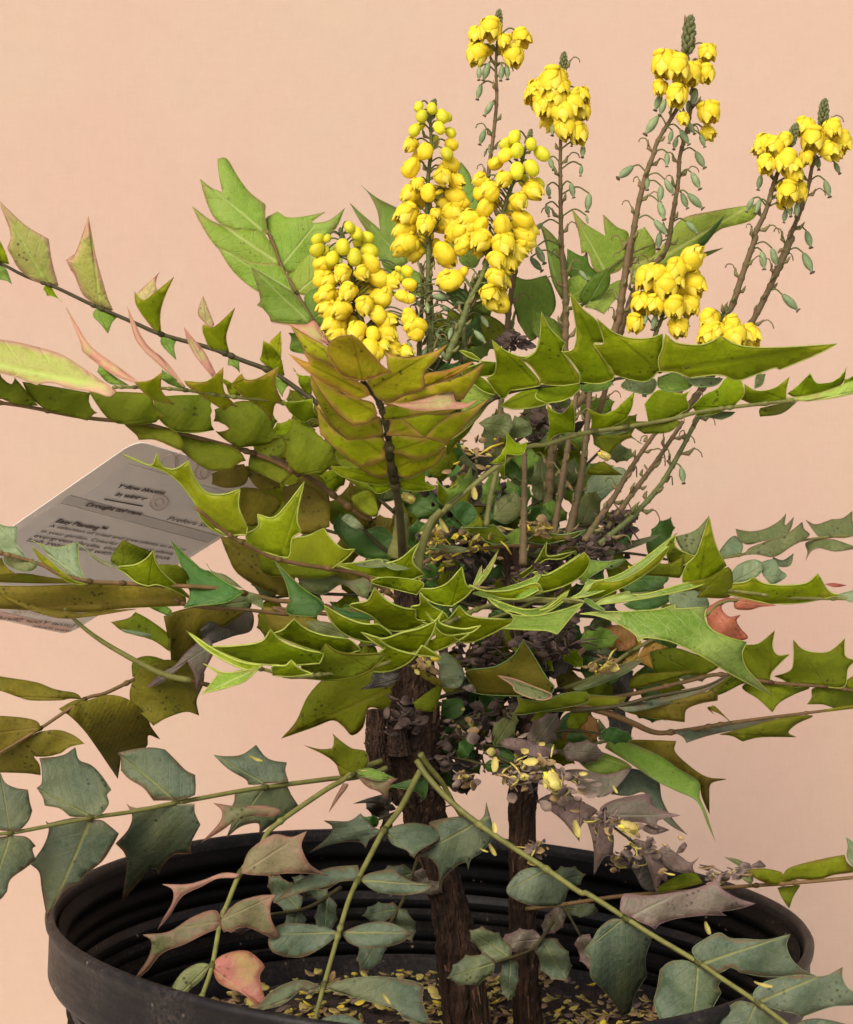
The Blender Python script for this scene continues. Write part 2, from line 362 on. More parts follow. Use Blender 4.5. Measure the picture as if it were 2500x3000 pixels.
def leaflet(parent, s, mat, dbase, g=0.0, h=0.0, cup=.35, rim=None, r=.15, name='leaflet', back=None, bend=0.0, label=None, wav=.0012, pts=None):
    pts = pts or parse(s)
    b = pts[0]
    tips = [p for p in pts if p[2] == '*']
    tip = tips[0] if tips else max(pts, key=lambda p: math.hypot(p[0] - b[0], p[1] - b[1]))
    ol, spn = resample(pts)
    # drop doubled points
    q = []; qs = []
    for p, k in zip(ol, spn):
        if not q or math.hypot(p[0] - q[-1][0], p[1] - q[-1][1]) > 1.5: q.append(p); qs.append(k)
    ol, spn = q, qs
    L = max(20, math.hypot(tip[0] - b[0], tip[1] - b[1])); ux, uy = (tip[0] - b[0]) / L, (tip[1] - b[1]) / L
    step = max(8, min(22, L / 11))
    xs = [p[0] for p in ol]; ys = [p[1] for p in ol]
    inner = []; y = min(ys) + step * .5; row = 0
    nseg = len(ol)
    while y < max(ys):
        x = min(xs) + (step * .5 if row % 2 else 0)
        while x < max(xs):
            if inside(x, y, ol):
                d = min(seg_d(x, y, *ol[i], *ol[(i+1) % nseg]) for i in range(nseg))
                if d > step * .38: inner.append((x, y, d))
            x += step
        y += step * .87; row += 1
    allp = [Vector(p) for p in ol] + [Vector((p[0], p[1])) for p in inner]
    edges = [(i, (i + 1) % nseg) for i in range(nseg)]
    vo, eo, fo, ov, oe, of = delaunay_2d_cdt(allp, [], [list(range(nseg))], 1, 1e-4)
    ph = random.uniform(0, 6.28)
    def depth(x, y):
        X = (x - b[0]) / PXM; Z = (b[1] - y) / PXM
        u = ((x - b[0]) * ux + (y - b[1]) * uy) / L; v = ((x - b[0]) * -uy + (y - b[1]) * ux) / PXM
        return dbase + g * Z + h * X + cup * v * v / (L / PXM) * 2 - cup * .15 * abs(v) + bend * u * (1 - u) * L / PXM + wav * math.sin(ph + u * 7 + v * 220) * min(1, max(0, u) * 3)
    V = []; UV = []; ED = []
    bcount = {}
    for i, p in enumerate(vo):
        V.append(P(p.x, p.y, depth(p.x, p.y)))
        u = ((p.x - b[0]) * ux + (p.y - b[1]) * uy) / L; v = ((p.x - b[0]) * -uy + (p.y - b[1]) * ux) / L
        UV.append((u, v))
        o = ov[i]
        ED.append(0.0 if any(k < nseg for k in o) else 1.0)
    for i, o in enumerate(ov):
        for k in o:
            if k >= nseg: ED[i] = min(1, inner[k - nseg][2] / (2.6 * step) + .15)
    tris = [f for f in fo if len(f) == 3]
    if not tris: return None
    nrm = [Vector((0, 0, 0)) for _ in V]; T2 = []
    for f in tris:
        a, c, e = (V[i] for i in f); n = (c - a).cross(e - a)
        if n.dot(CAM - a) < 0: f = f[::-1]; n = -n
        T2.append(tuple(f))
        for i in f: nrm[i] += n
    th = .00035; nv = len(V); back_v = []
    for i in range(nv):
        n = nrm[i].normalized() if nrm[i].length > 0 else Vector((0, -1, 0))
        back_v.append(V[i] - n * th)
    verts = V + back_v; faces = list(T2); mi = [0] * len(T2)
    faces += [tuple(i + nv for i in f[::-1]) for f in T2]; mi += [1] * len(T2)
    ec = {}
    for f in T2:
        for k in range(3): ec[(f[k], f[(k+1) % 3])] = 1
    for (a, c) in list(ec):
        if (c, a) not in ec: faces.append((c, a, a + nv, c + nv)); mi.append(2)
    UV2 = UV + UV; ED2 = ED + ED
    # thickened margin ending in fine spines
    if r > 0:
        ring = [P(p[0], p[1], depth(p[0], p[1])) for p in ol]; n0 = len(verts); m = len(ring)
        for i in range(m):
            t = (ring[(i+1) % m] - ring[i-1]).normalized(); w = (CAM - ring[i]).normalized()
            a = t.cross(w).normalized(); c2 = a.cross(t)
            rr = r * .001 * (.30 if spn[i] else (.7 if (spn[i-1] or spn[(i+1) % m]) else 1))
            for k in range(4):
                an = math.pi / 2 * k
                verts.append(ring[i] + (a * math.cos(an) + c2 * math.sin(an)) * rr); UV2.append((0, .5)); ED2.append(0)
        for i in range(m):
            j = (i + 1) % m
            for k in range(4):
                k2 = (k + 1) % 4; faces.append((n0 + i*4 + k, n0 + j*4 + k, n0 + j*4 + k2, n0 + i*4 + k2)); mi.append(2)
    rim = rim or {'lime': 'rim', 'limey': 'rim', 'olive': 'olive', 'olivey': 'rim', 'green': 'green', 'greenl': 'rim', 'gmid': 'rimg', 'gdark': 'rimg', 'blue': 'blue', 'bluet': 'bluet', 'bluep': 'bluep',
                  'bgrn': 'rimg', 'bronze': 'bronzed', 'bronzed': 'rimb', 'pinkg': 'tan', 'tan': 'tan'}.get(mat, mat)
    o = mesh_obj(name, verts, faces, [M[mat], M[back or BACK.get(mat, mat)], M[rim]], parent, V[0] if not V else P(b[0], b[1], dbase), True, mi, UV2, ED2)
    if label: o['label'] = label
    return o

def near_on(line, x, y):
    """(depth, distance) of the nearest point of a rachis given as [(px,py,d)]"""
    best = (1e9, 0)
    for i in range(len(line) - 1):
        ax, ay, ad = line[i]; bx, by, bd = line[i+1]
        dx, dy = bx - ax, by - ay; l = dx*dx + dy*dy or 1
        t = max(0, min(1, ((x - ax) * dx + (y - ay) * dy) / l)); e = math.hypot(x - ax - dx*t, y - ay - dy*t)
        if e < best[0]: best = (e, ad + (bd - ad) * t)
    return best[1]

FRONDS = []
def frond(label, rach, d0, d1, leaves, r0=1.3, r1=.7, rm='rachis', g=0.0, ro=0.0, nodes=True, **kw):
    """rachis: base -> end, in photo pixels, d0..d1 metres behind the pot's centre; leaves: [(mat, g, outline, options)]"""
    pts = parse(rach); q = [Vector((p[0], p[1], 0)) for p in pts]
    tot = 0; cum = [0]
    for i in range(1, len(q)): tot += (q[i] - q[i-1]).length; cum.append(tot)
    q = [Vector((p.x, p.y, d0 + (d1 - d0) * c / tot)) for p, c in zip(q, cum)]
    q = catmull(q, 5); n = len(q)
    mb = MB(); line = [P(p.x, p.y, p.z + ro) for p in q]
    rad = [(r0 + (r1 - r0) * i / (n - 1)) * .001 for i in range(n)]
    mb.tube(line, rad, 7)
    px = [(p.x, p.y, p.z) for p in q]
    bases = []
    for lf in leaves:
        b = parse(lf[2])[0]; bases.append(b)
    if nodes:                        # swollen joints where the leaflets sit
        for b in bases:
            k = min(range(n), key=lambda i: (px[i][0] - b[0]) ** 2 + (px[i][1] - b[1]) ** 2)
            if math.hypot(px[k][0] - b[0], px[k][1] - b[1]) < 60:
                mb.blob(line[k], line[min(k+1, n-1)] - line[max(k-1, 0)], rad[k] * 1.5, rad[k] * 2.4, 7, 4)
    fr = mb.build('frond', M[rm], PLANT, line[0])
    if label: fr['label'] = label
    for i, lf in enumerate(leaves):
        opt = dict(kw); opt.update(lf[3] if len(lf) > 3 else {})
        o_ = opt.pop('o', 0.0)
        b = bases[i]
        leaflet(fr, lf[2], lf[0], near_on(px, b[0], b[1]) + o_ + .0004 * (i % 3), lf[1] if lf[1] is not None else g, **opt)
    return fr, px
# ---------------------------------------------------------------- the plant
PLANT = empty('mahonia_plant', P(1280, 2900, 0.0))
tag(PLANT, 'spiny-leaved evergreen shrub with upright yellow flower spikes, growing in the black pot', 'plant')

# --- left, upper
frond('long arching frond at upper left with upturned pink-tinged leaflets', 'A 1900,1390 1590,1165 1400,1035 1250,975 1080,910 830,840 690,780 480,690 290,600 130,540 0,475 -150,430', .02, .05, [
 ('pinkg', -.3, 'A 245,585 170,560~ 100,505~ 62,440~ 38,400 55,320~ -8,150* 130,280~ 250,350 270,480~ 302,590', {}),
 ('lime', .8, 'A 235,585 222,610 240,640 318,675* 290,640~ 262,596~', {}),
 ('lime', -.3, 'A 10,470 -60,430 -30,300 -5,350 30,420~ 48,480', {}), ('gmid', .3, 'A 5,485 -40,560 62,582* 40,520~ 20,490~', {}),
 ('pinkg', -.4, 'A 515,702 430,640~ 385,540~ 340,460 385,430~ 455,235* 490,430~ 530,575 555,660~ 582,716', {}),
 ('tan', .2, 'A 400,470 375,520~ 340,460* 384,430~', {'o': -.003}),
 ('gmid', .6, 'A 500,700 478,742~ 520,790~ 555,835* 575,780~ 602,750 560,710~', {}),
 ('tan', .3, 'A 745,670 700,640~ 820,520* 805,610 770,660~', {'o': .004}),
 ('lime', -.6, 'A 818,842 760,780~ 700,690~ 690,620 735,665~ 800,620~ 893,545* 845,650~ 822,740~ 830,845', {'rim': 'rimb'}),
 ('gmid', .5, 'A 832,842 828,890~ 905,972* 893,905~ 908,862 870,850~', {}),
 ('tan', .3, 'A 1060,790 1015,730~ 1043,640* 1065,700~ 1100,790 1080,805~', {'o': .004}),
 ('lime', -.6, 'A 1165,950 1080,912~ 1040,830 1045,790~ 1100,800~ 1207,702* 1180,780~ 1160,860~ 1185,965~', {'rim': 'rimb'}),
 ('gmid', .5, 'A 1180,945 1168,995 1230,1037* 1226,990~ 1232,965', {}),
 ('olivey', .3, 'A 1420,960 1380,890~ 1440,822* 1444,900~ 1442,960', {'o': .004}),
 ('lime', -.5, 'A 1385,1015 1333,970 1345,930~ 1350,870 1395,900~ 1440,960~ 1460,1050 1430,1050~', {}),
 ('gmid', .4, 'A 1400,1035 1420,1110~ 1450,1162* 1482,1100 1450,1050~', {}),
 ('lime', -.4, 'A 1575,1150 1530,1085 1500,1010* 1550,1050 1590,1060~ 1600,1140~', {}),
], r0=1.5, r1=.8, rm='rachisd')

frond('frond at left ending in a broad pink-edged leaflet', 'A 1900,1420 1640,1290 1450,1190 1200,1160 950,1125 760,1112 590,1110', -.02, -.075, [
 ('pinkg', .5, 'A 597,1130 560,1158~ 480,1135~ 330,1110 190,1100 60,1050~ -120,1010~ -420,900* -200,850~ 0,865 90,880~ 225,912 320,945~ 410,1000 520,1075~', {'bend': .1, 'rim': 'tan'}),
 ('tan', .4, 'A 700,1090 590,1050~ 500,990~ 422,925 410,870~ 340,700* 400,800~ 470,905~ 600,1000~ 725,1092', {'o': .002}),
 ('tan', .4, 'A 935,1105 860,1035~ 740,925 690,850~ 652,695* 745,880~ 850,975~ 952,1108', {'o': .002}),
 ('tan', .4, 'A 1095,1065 1010,960~ 965,880~ 943,800* 990,860~ 1050,930~ 1115,1055', {'o': .002}),
 ('gmid', .3, 'A 640,1100 560,1090~ 498,1030 505,990 580,1050~ 660,1100~', {'o': .008}),
 ('olivey', -.8, 'A 690,1085 770,1075~ 830,1035* 830,1130~ 897,1200* 800,1180~ 730,1130~', {'o': -.004, 'rim': 'rimb'}),
 ('gmid', -.3, 'A 880,1100 820,1060 830,1020 930,1090~ 945,1120~', {'o': .006}),
 ('olivey', -.8, 'A 945,1078 1060,1080~ 1146,1008* 1150,1130~ 1220,1215* 1185,1205~ 1150,1232 1050,1165~ 970,1110~', {'o': -.004}),
 ('olivey', -.8, 'A 1185,1100 1240,1040 1260,1070~ 1320,1065~ 1428,1005* 1415,1100~ 1452,1190* 1410,1200~ 1395,1290* 1340,1220~ 1250,1160~', {'o': -.005}),
 ('lime', -.6, 'A 1450,1185 1530,1185~ 1602,1168* 1610,1230~ 1645,1282* 1600,1270~ 1560,1290~ 1500,1250~', {'o': -.004}),
 ('lime', -.4, 'A 1160,1100 1120,1060~ 1190,1090~ 1235,1150~ 1180,1150~', {'o': .003}),
], r0=1.2, r1=.7)

frond('dark green frond at left seen from below with broad overlapping leaflets', 'G 560,430 500,410 300,260 140,150 0,80 F 1530,330 1380,255 1220,200 900,115 720,70 430,40 140,-15 0,-35 -200,-60', .03, -.05, [
 ('olive', -.3, 'A 10,1170 -200,1130 -100,1020 0,1040 60,1095 75,1060 135,1130~ 195,1205* 90,1198~', {}),
 ('olive', -.5, 'A 270,1235 215,1210~ 150,1150~ 115,1082 260,1105~ 465,1140 462,1200 500,1242* 450,1282 380,1262~', {'o': -.003}),
 ('olive', -.5, 'A 600,1295 545,1260~ 500,1200~ 455,1130 620,1135~ 795,1142 790,1200 865,1262* 800,1290 700,1305~', {'o': -.002}),
 ('olive', -.5, 'A 905,1338 840,1300~ 800,1240~ 785,1160 940,1150~ 1095,1150 1088,1230 1100,1330* 1000,1345~', {'o': -.004, 'rim': 'rim'}),
 ('olive', -.5, 'F 1222,198 1150,150~ 1105,110 1175,98 1095,60 1100,0 1250,-45~ 1395,-10 1425,60 1400,110 1490,158* 1410,160 1360,185~ 1280,188~', {'o': -.003}),
 ('olive', -.5, 'F 1540,332 1480,290 1450,235 1460,170 1420,130 1470,120 1500,35 1550,80~ 1610,95 1650,140 1705,175 1715,230 1755,290* 1650,335 1600,332~', {'o': -.005}),
 ('olive', .4, 'F 640,78 700,130~ 712,155 800,155~ 940,210~ 905,115~ 760,80~', {'o': .004}),
 ('olive', .4, 'F 920,120 905,190 1060,305~ 1190,310* 1262,262* 1215,205~ 1070,160~', {'o': .004}),
 ('olive', .4, 'F 1285,232 1275,300 1400,360~ 1440,380* 1500,335 1400,265~', {'o': .005}),
 ('oliveb', .2, 'F 1250,280 1190,290~ 1085,330 1085,380 1160,400~ 1250,385~ 1275,330~', {'o': .014}),
 ('oliveb', .2, 'F 1260,290 1370,300~ 1440,330 1440,400 1340,410~ 1280,350~', {'o': .016}),
 ('oliveb', .2, 'F 1340,410 1240,400 1130,450~ 1200,560~ 1300,600~ 1400,540~ 1440,470~', {'o': .02}),
 ('oliveb', .3, 'F 1450,400 1560,380~ 1680,470~ 1690,600 1560,640~ 1480,560~', {'o': .022}),
 ('oliveb', .3, 'G 150,180 250,180~ 300,230~ 330,360 300,440~ 190,440~ 100,330~', {'o': .024}),
 ('olive', .2, 'G 320,330 420,310~ 480,400 430,480~ 330,450~', {'o': .02}),
 ('olive', .2, 'G 330,80 450,100~ 560,190~ 680,270 560,280~ 420,200~', {'o': .01}),
 ('olive', .2, 'G 480,320 460,250 520,200~ 600,260~ 590,390 540,400~', {'o': .012}),
], r0=1.6, r1=.9, rm='rachisb')

# --- the bright back frond, upper left
frond('bright green frond standing up behind the flowers at upper left', 'A 1800,1000 1680,880 1590,740 1525,630 1450,500 1370,300 1240,120', .10, .16, [
 ('green', .3, 'A 1375,330 1300,310~ 1180,300 1105,250~ 1060,160~ 1025,40* 1080,85~ 1142,112 1125,30~ 1115,-60* 1165,-60~ 1220,30~ 1285,115~ 1362,172 1362,250~', {}),
 ('green', .3, 'A 1440,480 1330,500~ 1230,480~ 1115,395~ 1040,290~ 985,180* 1060,240~ 1110,268~ 1200,300 1260,290 1360,330~', {'o': .003}),
 ('green', .3, 'A 1520,630 1420,650~ 1315,615~ 1200,520~ 1115,392* 1200,425~ 1300,470~ 1440,490~', {'o': .001}),
 ('gmid', .2, 'A 1600,790 1500,790~ 1390,775 1318,690 1335,650~ 1285,490* 1400,560~ 1520,640~ 1590,740~', {'o': -.004}),
 ('green', .3, 'A 1435,500 1375,330~ 1362,250~ 1425,210 1475,240~ 1560,235~ 1668,212* 1600,265~ 1690,255~ 1770,190* 1720,300~ 1640,360~ 1640,460~ 1500,520~', {'o': .004}),
 ('green', .3, 'A 1520,630 1470,540~ 1530,470~ 1680,380~ 1760,420 1740,560~ 1620,640~', {'o': .007}),
 ('gmid', .3, 'A 1600,770 1560,650~ 1640,600~ 1740,640 1700,760~ 1640,800~', {'o': .004}),
 ('tan', .4, 'A 1690,890 1600,870~ 1500,800~ 1390,780 1560,790~ 1610,770~ 1650,830~', {'o': -.006}),
 ('gmid', .3, 'A 1560,940 1490,920~ 1495,860~ 1480,830 1600,850~ 1650,920~', {'o': .01}),
], r0=1.2, r1=.6, rm='rachisb')
frond('green frond standing behind the yellow spikes at centre', 'D 900,900 860,500 B 780,1560 740,1300', .09, .13, [
 ('gmid', .4, 'B 745,1690 650,1720~ 560,1640~ 500,1500~ 440,1400~ 383,1300* 470,1380~ 578,1470 560,1350~ 505,1240~ 455,1188* 560,1270~ 700,1340~ 800,1400~ 830,1600~', {}),
 ('gmid', .4, 'B 1130,1380 1060,1300~ 1075,1120~ 1095,1035* 1150,1110~ 1175,1190 1210,1180 1215,1290~ 1180,1360~', {'o': .01}),
 ('gmid', .2, 'D 1080,330 1000,300~ 1010,200~ 1100,180~ 1220,290~ 1190,400~ 1100,380~', {'o': .02}),
 ('gmid', .2, 'D 900,620 780,560~ 600,400~ 620,330~ 760,400~ 880,480~', {'o': .01}),
], r0=1, r1=.5)
# --- bright back fronds, upper right
frond('bright green frond behind the flower stems at upper right', 'Q 420,984 440,800 580,740 700,560 860,430 1100,330', .08, .14, [
 ('gmid', .4, 'Q 430,720 370,600~ 345,480~ 330,380~ 290,230* 370,300~ 440,400~ 470,560~', {'rim': 'gdark'}),
 ('green', .4, 'Q 720,560 640,530~ 600,420~ 555,420 540,300~ 490,130* 580,230~ 710,310 700,240~ 695,170* 780,250~ 860,300~ 830,470~ 800,530~', {'o': .004}),
 ('gmid', .4, 'Q 560,600 470,560~ 465,390 560,440~ 590,400 610,500~ 680,560~', {'o': .008}),
 ('green', .4, 'Q 850,520 860,400~ 900,270 960,250 1030,370~ 1000,470~', {'o': .01}),
 ('green', -.2, 'Q 870,560 890,480~ 1010,440~ 1100,340~ 1200,200~ 1400,150~ 1640,110* 1700,130~ 1640,210~ 1500,250 1440,270~ 1340,350~ 1200,460~ 1000,560~ 880,620~', {'o': .006}),
 ('gdark', -.5, 'Q 1000,500 1150,430~ 1300,340~ 1480,170* 1400,300~ 1320,390~ 1200,450~', {'o': -.002}),
 ('gmid', .2, 'Q 1200,470 1320,420~ 1465,385* 1340,445~', {'o': 0}),
 ('gmid', -.3, 'Q 590,755 540,700~ 620,580~ 730,510* 740,600~ 700,680~', {'o': -.004}),
 ('green', .3, 'Q 575,765 640,690~ 760,610~ 810,590 800,680~ 750,740~ 700,810* 640,780~', {'o': -.006}),
 ('green', .4, 'Q 480,700 460,600~ 560,560~ 640,600~ 600,680~ 560,740~', {'o': .006}),
], r0=1, r1=.5)
frond(None, 'Q 100,984 130,800 200,680', .06, .08, [
 ('gmid', .5, 'Q 150,860 110,700~ 80,540* 200,590~ 330,560* 370,640~ 390,760~ 330,860~ 240,980~', {'rim': 'gdark'}),
 ('gmid', .4, 'Q 300,984 240,900~ 235,740* 300,810~ 400,860~ 440,984~', {'o': -.01}),
 ('olive', .4, 'Q -60,984 -90,860~ -40,820~ 60,880~ 120,984~', {'o': .0}),
], r0=1, r1=.5)

# --- bronze frond facing the camera
frond('large bronze-tinged frond facing the camera above the centre', 'G 740,640 735,560 720,380 690,200 655,0 D 640,1550 600,1350 560,1250 470,1130', -.05, -.13, [
 ('olivey', -.4, 'D 605,1560 480,1620~ 330,1565 300,1530~ 195,1475 230,1400~ 165,1310 185,1240~ 125,1095 300,1180~ 450,1280~ 580,1380~', {'o': .006, 'rim': 'rachisb'}),
 ('olivey', -.4, 'D 645,1560 750,1620~ 850,1690~ 940,1655 930,1600~ 1005,1620 985,1560~ 1015,1528 1040,1490~ 1110,1440 1040,1380~ 1020,1320 800,1330~ 650,1380~', {'o': .006, 'rim': 'rachisb'}),
 ('olivey', -.5, 'D 640,1720 560,1750~ 440,1680~ 340,1560 360,1500~ 480,1590~ 610,1620~', {'rim': 'rachisb'}),
 ('olivey', -.4, 'D 625,1620 530,1665~ 440,1682 330,1600~ 195,1470 175,1300~ 260,1420~ 370,1508 490,1490~ 600,1500~', {'o': -.001, 'rim': 'rachisb'}),
 ('olivey', -.4, 'D 598,1470 490,1500~ 372,1508 250,1380~ 140,1180~ 135,1090 270,1290~ 405,1414 500,1390~ 575,1360~', {'o': -.002, 'rim': 'rachisb'}),
 ('bronze', -.4, 'D 560,1340 500,1395~ 405,1412 300,1330~ 200,1200~ 140,1090~ 300,1180 370,1215 460,1250~ 530,1270~', {'o': -.004, 'rim': 'rachisb'}),
 ('bronzed', -.3, 'D 515,1220 430,1245~ 340,1200 230,1150~ 100,1060~ -10,955* 120,1010~ 90,940~ 200,980~ 380,1100~ 480,1160~', {'o': -.006}),
 ('bronze', -.2, 'D 470,1130 370,1110~ 250,1010 120,960~ 60,870~ 0,770* 120,845~ 250,920~ 380,1040~', {'o': -.008, 'rim': 'rachisb'}),
 ('olivey', -.4, 'D 645,1700 740,1755~ 830,1720 940,1660~ 1000,1560 920,1570~ 815,1640 740,1610~ 650,1590~', {'rim': 'rachisb'}),
 ('olivey', -.4, 'D 632,1590 720,1600~ 818,1642 930,1600~ 1010,1530 1060,1450~ 960,1430~ 855,1495 750,1480~ 640,1470~', {'o': -.001, 'rim': 'rachisb'}),
 ('olivey', -.3, 'D 618,1480 730,1480~ 857,1495 950,1400~ 1040,1340 1150,1310~ 1275,1240* 1200,1330~ 1090,1450~ 1000,1530 870,1490~ 760,1400~ 650,1350~', {'o': -.003, 'rim': 'rachisb'}),
 ('olivey', -.4, 'D 605,1380 740,1370~ 870,1345 1000,1345~ 1070,1310 850,1320~ 700,1290~ 600,1300~', {'o': -.004, 'rim': 'rachisb'}),
 ('tan', .5, 'D 640,1270 730,1270~ 860,1245~ 1000,1200~ 1055,1185 1062,1262 1140,1270~ 1205,1245* 1130,1300~ 1000,1312~ 850,1322~ 730,1300~', {'o': -.016, 'rim': 'rimb'}),
 ('bronze', -.5, 'D 590,1270 690,1240~ 800,1180~ 1000,1130~ 1130,1080~ 1248,1012* 1200,1110~ 1110,1250* 1060,1258 1040,1200~ 900,1230~ 740,1275~ 650,1290~', {'o': -.010, 'rim': 'rachisb'}),
 ('bronzed', -.2, 'D 860,1180 860,1090~ 1000,1060~ 1180,1000* 1080,1090~ 960,1140~', {'o': -.006, 'rim': 'rimb'}),
 ('bronze', -.5, 'D 520,1180 500,1120~ 620,1070~ 620,1000 600,940 680,968~ 780,975~ 920,940~ 1012,890* 940,990~ 860,1080~ 855,1180~ 740,1220~ 640,1265~ 560,1240~', {'o': -.008, 'rim': 'rachisb'}),
 ('bronzed', -.5, 'D 470,1130 330,1090~ 245,960~ 250,890~ 310,845~ 395,832* 450,870~ 520,950~ 610,1045~ 690,1070* 620,1080~ 540,1110~', {'o': -.013}),
 ('lime', -.4, 'G 700,215 600,235~ 400,190~ 330,130 500,140~ 660,190~', {'o': .002}),
 ('lime', -.4, 'G 702,240 600,285~ 540,230~ 430,180 560,180~ 680,200~', {'o': .004}),
 ('lime', -.4, 'G 712,210 800,190~ 870,150 870,220~ 930,250~ 850,270~ 740,260~', {'o': .002}),
], r0=2.4, r1=1.0, rm='rachisd', r=.14)

# --- big lime frond, right
frond('big yellow-green frond reaching right with large spiny leaflets seen from below', 'D 900,1640 1010,1500 1180,1330 1330,1230 1500,1180 1750,1150 E 380,800 560,770 700,748 820,728', -.02, -.07, [
 ('lime', -.7, 'E 650,755 640,690~ 665,620~ 680,540 740,590~ 860,605~ 930,590~ 1000,552 1080,600~ 1200,618~ 1400,615~ 1660,597* 1560,650~ 1430,705~ 1330,745 1300,735~ 1200,770~ 1090,805~ 1000,775~ 900,780~ 820,790 740,760~', {'o': -.004}),
 ('lime', -.7, 'E 640,755 575,810~ 480,800~ 395,775 340,700~ 270,600 325,600~ 325,560~ 290,452* 380,530~ 480,565~ 590,565~ 665,540 665,620~ 650,690~ 700,745', {'o': -.002}),
 ('lime', -.7, 'E 380,800 300,825~ 195,815 190,760~ 140,690~ 85,640 160,625 175,560~ 165,450~ 135,305* 210,400~ 290,470~ 330,590 270,600~ 340,690~ 392,772', {'o': -.004}),
 ('lime', -.7, 'E 190,822 100,835~ 0,832 D 1600,1148 1600,1110~ 1540,1030~ 1478,990 1565,955~ 1602,860~ 1612,682* 1665,790~ 1765,888 E 95,650 150,720~ 192,785', {'o': -.0035}),
 ('lime', -.7, 'D 1600,1160 1490,1180~ 1410,1190 1370,1240~ 1310,1190~ 1260,1110 1310,1080~ 1325,1000~ 1295,865* 1370,930~ 1490,975~ 1570,940~ 1595,860* 1600,920~ 1560,980~ 1480,990 1560,1080~ 1605,1140', {'o': -.003}),
 ('lime', -.6, 'D 1350,1230 1250,1200~ 1180,1150~ 1100,1070~ 1230,1010 1080,935* 1180,990~ 1320,1010 1310,1085~ 1220,1100 1280,1150~', {'o': .001}),
 ('green', -.4, 'D 1330,1240 1270,1280~ 1200,1370~ 1110,1450~ 1010,1520 1000,1440~ 1100,1330~ 1100,1180~ 1200,1110~ 1290,1170~', {'o': .003}),
 ('olive', -.3, 'D 1010,1500 1050,1440~ 1160,1380~ 1190,1380 1130,1470~ 1060,1530~ 1010,1600~', {'o': .006}),
 ('lime', .5, 'D 1345,1290 1480,1200~ 1640,1150~ 1750,1130~ 1720,1240~ 1600,1290~ 1450,1310~', {'o': .004}),
 ('lime', .5, 'E -30,840 90,830~ 200,825 180,870~ 100,920~ 0,935 -60,900~', {'o': .003}),
 ('gmid', .4, 'E 200,825 370,805~ 350,850~ 270,870~ 200,860~', {'o': .005}),
 ('gmid', .4, 'E 640,790 740,765~ 840,830 790,860~ 700,870~ 640,840~', {'o': .006}),
 ('bgrn', .4, 'E 800,800 900,790~ 1010,795 960,835~ 860,840~', {'o': .008}),
 ('bgrn', .4, 'E 460,800 620,800~ 600,880~ 500,870~ 430,840~', {'o': .01}),
 ('bgrn', .3, 'E 1190,850 1200,780~ 1250,770 1230,830~', {'o': .02}),
], r0=1.3, r1=.6, rm='rachisd', r=.35)

frond('lower green frond reaching right below the big one', 'G 820,640 860,540 960,400 1080,290 1290,120 1450,20 E 0,1170 200,1110 400,1080 700,1030 850,990 1050,960 1400,920 1750,870 1900,840', -.03, .03, [
 ('lime', -.5, 'E 1370,920 1250,950~ 1190,945~ 1090,905 1130,880~ 1130,825* 1200,865~ 1300,850~ 1388,785* 1370,860~', {}),
 ('olive', .4, 'E 1220,965 1330,940~ 1430,930 1340,995~ 1220,1012* 1215,985~', {'o': .003}),
 ('lime', -.5, 'E 1440,910 1375,880 1430,840~ 1505,765* 1540,820~ 1610,820 1710,733* 1690,820~ 1600,880~ 1500,905~', {'rim': 'rim'}),
 ('green', .3, 'E 1500,925 1370,905 1500,890~ 1640,850~ 1760,800 1800,860~ 1650,905~', {'o': -.003}),
 ('lime', -.4, 'E 1700,880 1700,800 1770,760* 1830,800 1850,870~', {'o': .004}),
 ('lime', -.5, 'E 1070,955 950,1000~ 860,1010 830,960 900,890~ 980,850~ 1030,790~ 1110,800 1130,880~', {'o': .0}),
 ('bgrn', .3, 'E 1000,1030 940,1020~ 880,1010 980,985~ 1080,985 1050,1010~', {'o': .004}),
 ('lime', -.5, 'E 770,990 700,1030~ 640,1050~ 595,1100* 575,1000~ 560,940 640,860~ 760,880 830,855* 800,900~ 815,960~', {'o': .0}),
 ('lime', -.5, 'E 470,1000 490,960~ 500,900~ 505,870 430,940~ 400,970 320,1000~ 235,965* 260,1030~ 255,1110 350,1080~ 450,1030~', {'o': -.001}),
 ('olive', .3, 'E 480,1040 600,1040~ 720,1030~ 770,1040 700,1100~ 560,1110 500,1070~', {'o': .004}),
 ('lime', -.5, 'E 160,1100 165,1030~ 155,925* 100,990~ 50,985~ 5,945* 20,1050~ 10,1130~ -10,1210* 50,1120~', {}),
 ('bgrn', .3, 'E 280,1100 400,1090~ 500,1075 440,1105~ 330,1115~', {'o': .004}),
 ('olive', .3, 'E 290,1130 400,1110 480,1100 555,1170* 470,1130~ 400,1180~ 350,1230~ 300,1180~', {'o': .02}),
 ('lime', -.4, 'G 1330,100 1290,110~ 1235,112* 1300,60~ 1330,0~ 1330,-70* 1390,0~ 1450,-10 1420,60~ 1330,60 1320,130~ 1320,210* 1290,150~', {'o': -.003}),
 ('gmid', -.4, 'G 985,340 990,280~ 940,215* 1000,260~ 1050,240~ 1050,180 1090,200~ 1130,125* 1130,230~ 1060,290~', {'o': -.003}),
 ('gmid', -.3, 'G 900,520 840,500~ 810,560~ 850,470~ 900,450~', {'o': .003}),
 ('bgrn', .2, 'D 1210,1400 1280,1360~ 1400,1340~ 1430,1420 1400,1500 1300,1470~', {'o': .03}),
 ('bgrn', .2, 'D 1440,1350 1530,1400~ 1540,1470~ 1400,1490~', {'o': .035}),
], r0=1.6, r1=.9)

